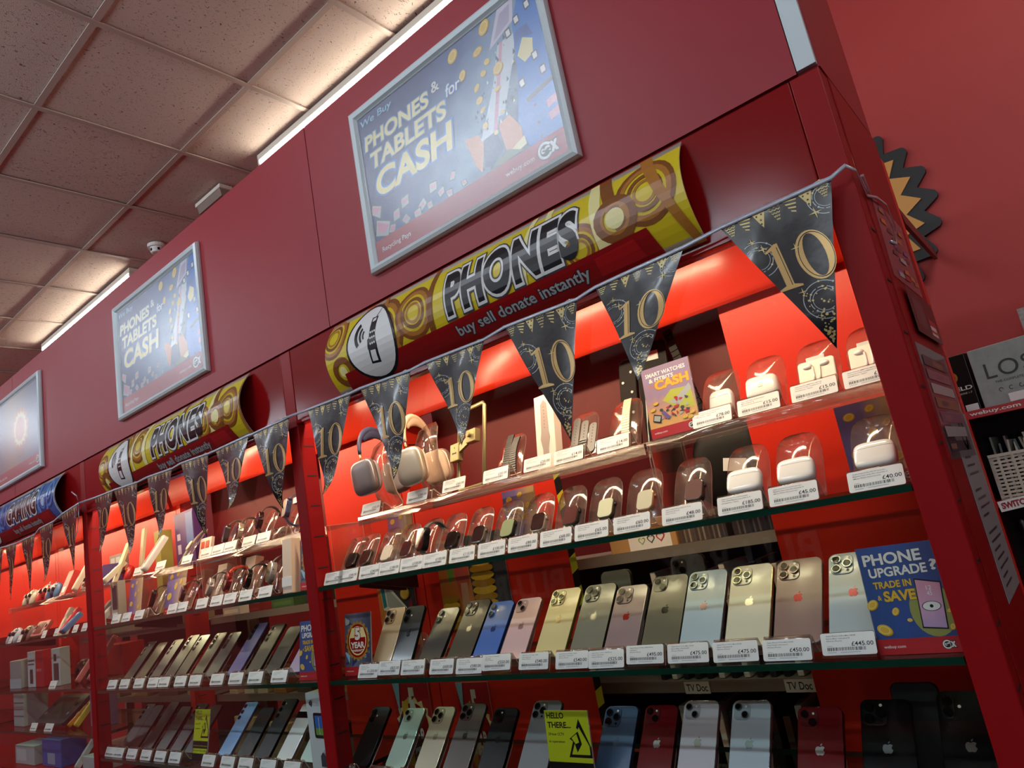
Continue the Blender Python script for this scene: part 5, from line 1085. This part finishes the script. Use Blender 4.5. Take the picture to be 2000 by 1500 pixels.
t = empty('headset', (-.700, .42, 1.735), (R(-10), 0, R(20)), 'tangled black headset behind the smart watch card', 'headset'); G().tube([(.05*math.cos(a), 0, .04+.055*math.sin(a)) for a in [math.pi*k/14 for k in range(15)]], .006, 8, sx=.6).build('headband', HB2, t)
for s in (-1, 1): G().ell((s*.05, 0, .03), .014, .022, .028, .8).build('ear_cup', HB2, t)
t = empty('black_bag', (-.615, .42, 1.585), (R(-4), 0, 0), 'black soft bag with a price sticker under the right riser', 'bag'); G().ell((0, 0, .09), .085, .03, .09, .6).build('bag', HB2, t); G().box(-.026, .026, -.033, -.0305, .075, .103).build('sticker', PAPER, t, (.0, 0, 0), (0, R(12), 0))
# hazard tape strip by the opening
t = empty('hazard_tape', (-1.043, .3600, .99), label='yellow and black hazard tape down the panel edge', cat='tape'); n = 20; Lh = .78/n
for k in range(n): G().prism([(-.010, k*Lh), (.010, k*Lh+.012), (.010, (k+1)*Lh+.012-.0002), (-.010, (k+1)*Lh-.0002)], -.0012, 0, 'y').build('stripe', mat('hazard_yellow', '#c9bd2a', r=.4) if k % 2 else BLACK, t)
# ------------------------------------------------------------------ far left gaming cabinet
N1, N2, N3 = ZS[2]
riser(-4.40, -3.12, N1+.0005, 1.735, 'long clear riser in the gaming cabinet')
def controller(x, y, z, col, label, rx=-30., rz=0., s=1.):
    t = empty('game_controller', (x, y, z), (R(rx), 0, R(rz)), label, 'controller', 'game controllers'); t.scale = (s,)*3
    m = mat('pad_body_'+col[1:], col, r=.35); G().ell((0, 0, .04), .055, .016, .028, .8).build('body', m, t)
    for q in (-1, 1):
        G().ell((q*.05, 0, .022), .020, .015, .036, .9).build('grip', m, t); a = G().prism(circ(.009, 14), -.024, -.012, 'y').build('thumbstick', BLACK, t, (q*.024, 0, .030)); disc(.006, .002, 10).build('cap', PDGR, a, (0, -.024, 0))
    for k in range(4): disc(.004, .003, 8).build('button', (PBLU, PRED2, PGRN, PGLD)[k], t, (.036+.010*math.cos(k*1.57), -.015, .050+.010*math.sin(k*1.57)))
def handheld(x, y, z, col, scr, label, rx=-35., rz=0., w=.16, h=.075):
    t = empty('handheld_console', (x, y, z+.008), (R(rx), 0, R(rz)), label, 'console', 'handheld consoles'); G().prism(rr(w, h, .014, 5, 0, h/2), -.008, .008, 'y', bev=.003).build('body', mat('pad_body_'+col[1:], col, r=.35), t)
    G().box(-w*.27, w*.27, -.0088, -.0078, h*.14, h*.86).build('screen', mat('screen_'+scr[1:], scr, r=.12, coat=.6), t)
    for q in (-1, 1): disc(.008, .004, 12).build('thumbstick', BLACK, t, (q*w*.38, -.008, h*.62)); disc(.006, .003, 12).build('button', PGRY, t, (q*w*.38, -.008, h*.32))
def wand(x, y, z, col, label, rx=-38., rz=-10., L_=.16):
    t = empty('motion_wand', (x, y, z), (R(rx), 0, R(rz)), label, 'controller', 'motion wands'); G().prism(rr(.034, L_, .012, 5, 0, L_/2), -.022, .0, 'y', bev=.005).build('body', mat('pad_body_'+col[1:], col, r=.3), t); disc(.007, .002, 12).build('button', PDGR, t, (0, -.022, L_*.72)); G().box(-.006, .006, -.0235, -.022, L_*.30, L_*.42).build('rocker', PDGR, t)
pbox(-3.235, .160, 1.7362, .075, .010, .170, '#d8cfa8', 'tall cream panel leaning on the gaming riser', rx=-22, rz=-12); pbox(-3.165, .235, 1.7362, .07, .010, .205, '#d6ccab', 'second cream panel behind, by the left post', rx=-8, rz=-14)
wand(-3.225, .128, 1.7362, '#e8e2d2', 'short white wand at the right end of the gaming riser', rx=-50, L_=.11); wand(-3.560, .135, 1.7362, '#e9d9c4', 'long cream wand leaning on the gaming riser', rx=-30, L_=.19)
pbox(-3.420, .175, 1.7362, .17, .08, .085, '#493f86', 'violet blue box lying on the gaming riser', rz=-8, deco=((.05, .95, .55, .62, '#8a86b8'),)); controller(-3.335, .235, 1.745, '#c9281f', 'red game controller behind the violet box')
pbox(-3.740, .135, 1.7362, .10, .05, .115, '#c62d22', 'red boxed set with a price sticker on the gaming riser', rx=-24, rz=-6, sticker=True, deco=((.1, .9, .55, .95, '#d84a34'),)); handheld(-3.680, .225, 1.7362, '#c9c6be', '#3a4a3c', 'grey handheld behind the red boxed set', rx=-20)
controller(-3.900, .150, 1.742, '#3f6f9c', 'blue grey controller on the gaming riser', rx=-24); controller(-4.050, .160, 1.742, '#c02a20', 'scarlet controller on the left of the gaming riser', s=1.2); controller(-4.230, .15, 1.742, '#b9b3a6', 'pale controller at the far left of the gaming riser')
pbox(-3.455, .262, 1.7362, .13, .03, .13, '#8f8f86', 'grey box behind the red controller', deco=((.1, .45, .2, .9, '#b9c4c4'), (.55, .9, .2, .9, '#b9c4c4')))
# top shelf
wand(-3.560, .075, N1+.0005, '#c8323a', 'red wand standing on the gaming top shelf', rx=-40, L_=.12); wand(-3.300, .090, N1+.0005, '#8d8c86', 'grey wand by the cable coil', rx=-46, L_=.13); wand(-3.230, .090, N1+.0005, '#a5a49c', 'grey wand nearest the left post', rx=-46, L_=.13); wand(-3.500, .060, N1+.0005, '#3d6fa0', 'blue wand on the gaming top shelf', rx=-48, L_=.10)
t = empty('cable_coil', (-3.370, .150, N1+.09), (R(70), 0, R(-10)), 'coil of white cable in a bag under the gaming riser', 'cable')
for k in range(3): G().tube([((.045-.006*k)*math.cos(a), (.03-.004*k)*math.sin(a)+.006*k, .004*k) for a in [2*math.pi*j/20 for j in range(20)]], .0028, 6, closed=True).build('loop', GLOSSW, t)
G().box(-.005, .005, -.045, -.028, -.095, .0).build('tail', GLOSSW, t)
pbox(-3.150, .130, N1+.0005, .07, .03, .17, '#a9a8a0', 'grey box with a dark figure, right end of gaming top shelf', deco=((.2, .9, .35, .9, '#3a3444'),), sticker=True); pbox(-3.135, .050, N1+.0005, .075, .03, .050, '#9fc0be', 'pale teal carton at the right end of the gaming top shelf', rz=-10)
pbox(-3.690, .090, N1+.0005, .05, .04, .125, '#c9c2b0', 'cream tall box on the gaming top shelf', rx=-28, rz=-10, deco=((.1, .9, .1, .28, '#e0dccb'), (.1, .9, .4, .58, '#e0dccb'), (.1, .9, .7, .9, '#e0dccb')))
handheld(-3.880, .075, N1+.0005, '#8a3a34', '#5a4038', 'maroon handheld on the gaming top shelf'); controller(-4.05, .08, N1+.006, '#5a4038', 'brown controller on the gaming top shelf'); controller(-4.24, .08, N1+.006, '#9aa4b4', 'blue grey controller at the far left of the top shelf')
for i, lx in enumerate((-4.10, -3.93, -3.655, -3.470, -3.300, -3.170)): price_label(lx, Y0+(.0 if i % 2 else .012), N1+.001, None, '%s price label from the left on the gaming top shelf' % NUM[i], group='labels on the gaming top shelf', rz=-6)
# middle shelf: upright boxed controllers
for i, (x, c, dd, nm) in enumerate(((-3.945, '#b8c4c6', ((.3, .7, .1, .5, '#33373c'), (.1, .9, .62, .66, '#4a5054'), (.1, .9, .72, .76, '#4a5054')), 'pale grey boxed pad'), (-3.840, '#b02126', ((.1, .75, .42, .5, '#c46a6a'), (.48, .52, .2, .9, '#c43a3a')), 'red box standing upright'), (-3.640, '#b3bfbe', ((.25, .85, .15, .6, '#3d423c'), (.3, .6, .66, .85, '#2e3230')), 'grey box with a dark picture'))):
    pbox(x, .070, N2+.0005, .098, .04, .155, c, '%s on the gaming middle shelf' % nm, deco=dd)
pbox(-4.13, .060, N2+.0005, .16, .10, .125, '#8d9a9a', 'large grey box at the left of the gaming middle shelf', deco=((.0, 1, .0, .35, '#a9bcc2'),)); wand(-3.470, .100, N2+.0005, '#d0736c', 'pink perforated wand on the gaming middle shelf', rx=-36, rz=-20, L_=.17); wand(-3.400, .120, N2+.0005, '#c46a66', 'second pink wand nearest the left post', rx=-34, rz=-20, L_=.19)
pbox(-3.470, .230, N2+.0005, .26, .09, .125, '#b32a1e', 'long red box lying behind on the gaming middle shelf', rz=-4); controller(-3.560, .150, N2+.01, '#2a2526', 'black headset shaped controller on the gaming middle shelf', rx=-10, s=1.2)
price_label(-3.535, Y0, N2+.001, None, 'price label at the right of the gaming middle shelf')
# low shelf
handheld(-3.780, .080, N3+.0005, '#2c3230', '#3c463f', 'large dark handheld lying on the gaming low shelf', rx=-52, w=.34, h=.15); handheld(-3.520, .070, N3+.0005, '#d8892a', '#3a2a1a', 'orange handheld toy on the gaming low shelf', rx=-48, rz=-24, w=.055, h=.16); wand(-3.450, .080, N3+.0005, '#d2b13c', 'yellow wand beside the orange toy', rx=-40, rz=-18, L_=.12)
pbox(-4.10, .06, N3+.0005, .14, .10, .145, '#a3adad', 'stack of pale cases at the left of the gaming low shelf', deco=((0, 1, .30, .33, '#5a5f60'), (0, 1, .5, .53, '#5a5f60'), (0, 1, .7, .73, '#5a5f60'))); pbox(-3.300, .10, N3+.0005, .14, .05, .15, '#7a6a86', 'mauve boxed game at the right of the gaming low shelf', deco=((.1, .9, .2, .45, '#9a4a48'), (.1, .9, .5, .9, '#8f84a4')))
price_label(-3.780, Y0, N3+.001, None, 'left price label on the gaming low shelf'); price_label(-3.600, Y0, N3+.001, None, 'right price label on the gaming low shelf', w=1.2)
tag(G().box(-.66, .66, .0, .33, -.008, 0).build('low_board', RED_POST, None, (-3.765, .003, 1.035)), 'low board in the gaming cabinet under the dark handheld', 'board')
pbox(-3.70, .06, 1.0355, .22, .10, .11, '#1d5fb0', 'bright blue box on the lowest visible gaming board', deco=((.3, .7, .1, .5, '#8fa8c0'),)); wand(-3.430, .07, 1.0355, '#c9ced0', 'white wand on the lowest visible gaming board', rx=-36, rz=-20, L_=.12); pbox(-3.27, .05, 1.0355, .12, .10, .06, '#a8b4b6', 'pale carton on the lowest visible gaming board'); pbox(-4.0, .05, 1.0355, .25, .10, .08, '#aab8ba', 'flat pale carton at the left of the lowest gaming board', deco=((.1, .6, .2, .8, '#c6d2d4'),))
# parcels seen through it
for k, (x, z, w, h, c) in enumerate(((-4.2, 1.5155, .16, .06, '#b9a67c'), (-3.95, 1.5155, .22, .07, '#c4b48c'), (-3.65, 1.5155, .18, .06, '#8c2420'), (-3.35, 1.5155, .2, .06, '#9a8a64'), (-4.1, 1.2085, .2, .09, '#8d7d5c'), (-3.8, 1.2085, .18, .10, '#a4926a'), (-3.5, 1.2085, .18, .08, '#6d5a48'), (-3.25, 1.2085, .14, .1, '#b09a70'))):
    pbox(x, .47, z, w, .12, h, c, '%s parcel from the left behind the gaming cabinet' % NUM[k], rz=random.uniform(-6, 6), group='parcels behind the gaming cabinet')
board(-4.45, -3.08, .748, .96, 1.60, 'dark red board behind the gaming cabinet')

# ------------------------------------------------------------------ end panel of the nearest cabinet: sleeves and the grey leaflet strip
XP = XE+.0006
def side_sheet(name, y0, y1, z0, z1, m, label, cat, print_fn=None, x=XP, th=.0006, skew=0.):
    t = empty(name, (x, y0, z0), (0, 0, R(90)), label, cat); w, h = y1-y0, z1-z0
    g = G().add([(0, 0, 0), (w, 0, 0), (w+skew, 0, h), (skew, 0, h), (0, -th, 0), (w, -th, 0), (w+skew, -th, h), (skew, -th, h)], [(0, 1, 2, 3), (4, 7, 6, 5), (0, 4, 5, 1), (1, 5, 6, 2), (2, 6, 7, 3), (3, 7, 4, 0)]); g.build('sheet', m, t)
    if print_fn: p = Pr(.00003); print_fn(p, w, h); p.build('print', t, loc=(0, -th-.0002, 0))
    return t
def lines(p, w, h):
    p.ring(w*.5, h*.88, .020, .028, INK, n=18); p.text('ex', w*.40, w*.62, h*.86, h*.90, INK, .03)
    for k in range(16):
        if k in (3, 8): continue
        p.rect(w*.15, w*(.5+.35*((k*37) % 7)/7), h*(.74-.045*k), h*(.752-.045*k), PDGR, L=1)
side_sheet('leaflet_strip', .155, .350, 1.385, 1.672, mat('grey_satin_sheet', '#8d979a', r=.4), 'grey printed leaflet strip on the end panel of the nearest cabinet', 'leaflet', lines)
SLV = clear('plastic_sleeve', '#f4eef0', base=.10, gain=.6, rough=.12, milky=.10, mcol='#c9b4c4')
def cardrow(p, w, h):
    cs = (PDGR, PGRY, mat('print_dull_mauve', '#7a5a6c', r=.4), mat('print_dull_tan', '#8a6a54', r=.4), PGRY, mat('print_dull_pink', '#8f6a72', r=.4)); rn = random.Random(2)
    for k in range(7): p.rect(w*.08, w*.88, h*(.06+.125*k), h*(.15+.125*k), cs[k % 6]); p.rect(w*(.1+.05*k), w*(.3+.07*k), h*(.08+.125*k), h*(.125+.125*k), cs[(k+3) % 6])
side_sheet('card_sleeve', .060, .330, 1.600, 1.775, SLV, 'clear sleeve full of small cards on the end panel', 'sleeve', cardrow)
def darkmag(p, w, h): p.rect(w*.1, w*.5, h*.2, h*.8, PDGR); p.rect(w*.6, w*.9, h*.1, h*.5, PRED2); p.rect(w*.6, w*.85, h*.25, h*.35, PWHT); p.rect(w*.6, w*.85, h*.12, h*.18, PWHT)
side_sheet('game_cover', .105, .335, 1.795, 1.870, mat('dark_cover', '#221618', r=.3), 'dark game cover standing out from the end panel', 'cover', darkmag, x=XP+.004)
def arts(p, w, h):
    rn = random.Random(8)
    for k in range(22):
        u, v = rn.uniform(.05, .8), rn.uniform(.05, .9); p.poly([(w*u, h*v), (w*(u+.2), h*(v+.02)), (w*(u+.17), h*(v+.08)), (w*(u+.03), h*(v+.06))], rn.choice((PORG, PPUR, PGRY, PDGR, BRN, PRED2)))
side_sheet('clear_wallet', .070, .300, 1.880, 2.020, SLV, 'crumpled clear wallet with a faded print, high on the end panel', 'sleeve', arts, skew=.02)

# ------------------------------------------------------------------ far wall: starburst sign and film shelves
t = empty('starburst_sign', (-.62, 1.99, 2.60), label='black edged orange starburst on the far red wall', cat='sign')
def star(R0, R1, n, rnd=0):
    pts = []
    for k in range(n):
        for r_, o in ((R1, -.5), (R0, 0)):
            a = 2*math.pi*(k+o)/n-.017
            if r_ == R0 and rnd:
                for dd in (-.035, -.012, .012, .035): pts.append(((R0-abs(dd)*.5*R0)*math.cos(a+dd), (R0-abs(dd)*.5*R0)*math.sin(a+dd)))
            else: pts.append((r_*math.cos(a), r_*math.sin(a)))
    return pts
G().prism(star(.44, .382, 24, 1), -.010, .009, 'y').build('backing', mat('star_black', '#15181b', r=.5), t); G().prism(star(.382, .322, 24), -.016, -.010, 'y').build('star', STAR_O, t); G().prism(circ(.22, 40), -.020, -.016, 'y').build('centre', PRED2, t)
tag(G().prism([(1.35, 2.335), (1.98, 2.345), (1.98, 2.375), (1.30, 2.375)], 0, .012, 'x').build('hanging_board', mat('dusty_red_board', '#7a3a3c', r=.5), None, (-.262, 0, 0)), 'dusty red board projecting from the far wall before the starburst', 'board')
FS = empty('film_shelf', (-.02, 1.72, 0), label='far film shelf with a red webuy strip', cat='shelving')
for z in (1.742, 1.44, 1.12): G().box(-.29, .8, 0, .26, z-.022, z).build('shelf', RED_POST, FS)
G().box(-.305, -.29, -.01, .27, 0, 1.80).build('end_panel', RED_POST, FS); G().box(-.29, .8, .255, .265, .3, 1.75).build('back', DARK, FS)
st = G().box(-.285, .8, -.006, 0, 1.718, 1.745).build('strip', PRED2, FS); p = Pr(.0003); p.text('webuy.com', -.355+.09, -.12, 1.7235, 1.7395, PWHT, .02); cex(p, -.095, 1.7315, .016); p.text('recycle', -.065, .06, 1.7235, 1.7395, PWHT, .02); p.build('print', st, loc=(0, -.0063, 0))
def stone(): 
    m = mat('stone_grey_print', '#98a3a3', r=.5, vary=.3, vscale=30, bump=.3, bscale=60); return m
t = empty('film_box_set', (-.135, 1.740, 1.7425), (0, 0, R(-14)), 'grey stone effect LOST box set on the far shelf', 'box set'); G().box(-.11, .11, 0, .07, 0, .205).build('carton', stone(), t, bevel=.003)
p = Pr(.0003); p.text('LOST', -.075, .12, .095, .148, mat('carved_grey', '#3d4446', r=.6), .0, spacing=1.1); p.text('THE COMPLETE COLLECTION', -.055, .105, .076, .084, PDGR, 0); [p.ring(-.045+.03*k, .052, .005, .007, PDGR, a0=40*k, a1=40*k+260, n=12) for k in range(5)]; p.rect(-.03, .11, .006, .034, PAPER); p.text('£12.00', .055, .105, .010, .018, INK, .01); p.build('print', t, loc=(0, -.0005, 0))
t = empty('film_box_set', (-.305, 1.790, 1.7425), (0, 0, R(-16)), 'black SHIELD box set beside the stone effect box', 'box set'); G().box(-.055, .055, 0, .06, 0, .205).build('carton', BLACK, t, bevel=.002); p = Pr(.0003); p.text('SHIELD', -.075+.024, .05, .080, .094, PWHT, .02); p.text('SEASONS 1-7', -.01, .045, .066, .072, PWHT, 0); p.ring(-.005, .13, .012, .02, BRN, n=14); G().box(.01, .05, -.0012, 0, .004, .028).build('sticker', PAPER, t); p.build('print', t, loc=(0, -.0005, 0))
t = empty('film_box_set', (.015, 1.79, 1.9475), (0, 0, R(-10)), 'speckled grey box at the right edge on top of the stone effect box', 'box set'); G().box(-.085, .1, 0, .06, 0, .10).build('carton', mat('speckle_grey', '#9a9a98', r=.5, vary=.6, vscale=90), t)
t = empty('woven_basket', (-.135, 1.745, 1.4405), label='white woven basket full of film sleeves', cat='basket'); bk = mat('basket_plastic', '#c3bdae', r=.4)
g = G()
for k in range(11): g.box(-.14, .2, -.002-(k % 2)*.002, .002-(k % 2)*.002, .006+k*.0125, .0135+k*.0125)
for k in range(17): g.box(-.138+k*.02, -.130+k*.02, -.005 if k % 2 else .001, -.001 if k % 2 else .004, 0, .142)
g.build('weave', bk, t); G().box(-.142, .2, -.006, .006, .14, .150).build('rim', bk, t); G().box(-.142, -.138, 0, .2, 0, .15).build('end', bk, t); G().box(-.14, .2, 0, .2, 0, .004).build('bottom', bk, t)
rn = random.Random(6)
for k in range(22):
    c = rn.choice(('#3a3a34', '#6d6a5e', '#a39e90', '#2a2c2a', '#7d8478', '#c9c4b4')); o = G().box(-.003, .003, 0, .12, 0, .19*(.9+.2*rn.random())).build('film_sleeve', mat('sleeve_'+c[1:], c, r=.35), None, (-.255+k*.0145, 1.775, 1.446), (0, R(rn.uniform(-9, 9)), R(rn.uniform(-8, 8))))
    tag(o, '%s film sleeve from the left in the white basket' % (NUM[k] if k < 14 else 'one of the further right, %s' % NUM[k-14]), 'film sleeve', 'film sleeves in the basket')
t = empty('shelf_note', (-.285, 1.711, 1.405), (0, R(-6), 0), 'white note lettered SWITCH in red under the basket', 'note'); G().box(0, .095, -.001, 0, 0, .034).build('paper', PAPER, t); Pr(.0002).text('SWITCH', .008, .088, .008, .027, PRED2, .02, outs=((.03, PBLK),)).build('print', t, loc=(0, -.0013, 0))
for k in range(6):
    t = empty('cable_tool', (-.23+.045*k, 1.78, 1.1205), (0, R(-4+3*k), 0), '%s black handled item from the left on the far lower shelf' % NUM[k], 'tool', 'black handled items'); G().prism(rr(.022, .20, .008, 4, 0, .1), -.01, .01, 'y').build('handle', BLACK, t); G().ell((0, 0, .225), .014, .012, .03, .8).build('head', PGRY if k % 2 else BLACK, t)

# ------------------------------------------------------------------ opposite side of the aisle behind the camera (seen only in reflections)
t = empty('film_gondola', (-2.4, -2.75, 0), label='dark film shelving with BLU-RAY lettering across the aisle, seen mirrored in the glass', cat='shelving')
G().box(-4.6, 2.6, -.5, -.06, 0, 2.15).build('body', mat('gondola_dark', '#2a1216', r=.5), t)
for z in (.4, .75, 1.6): G().box(-4.6, 2.6, -.06, .02, z, z+.03).build('shelf', RED_POST, t)
G().box(-4.6, 2.6, -.06, .0, 1.08, 1.50).build('header', mat('gondola_header', '#3a2030', r=.4), t)
for x in (-1.2, .45): Pr(.0005).text('BLU-RAY', x, x+.95, 1.20, 1.38, PWHT, .03).build('lettering', t, rot=(0, 0, math.pi), loc=(0, .002, 0))
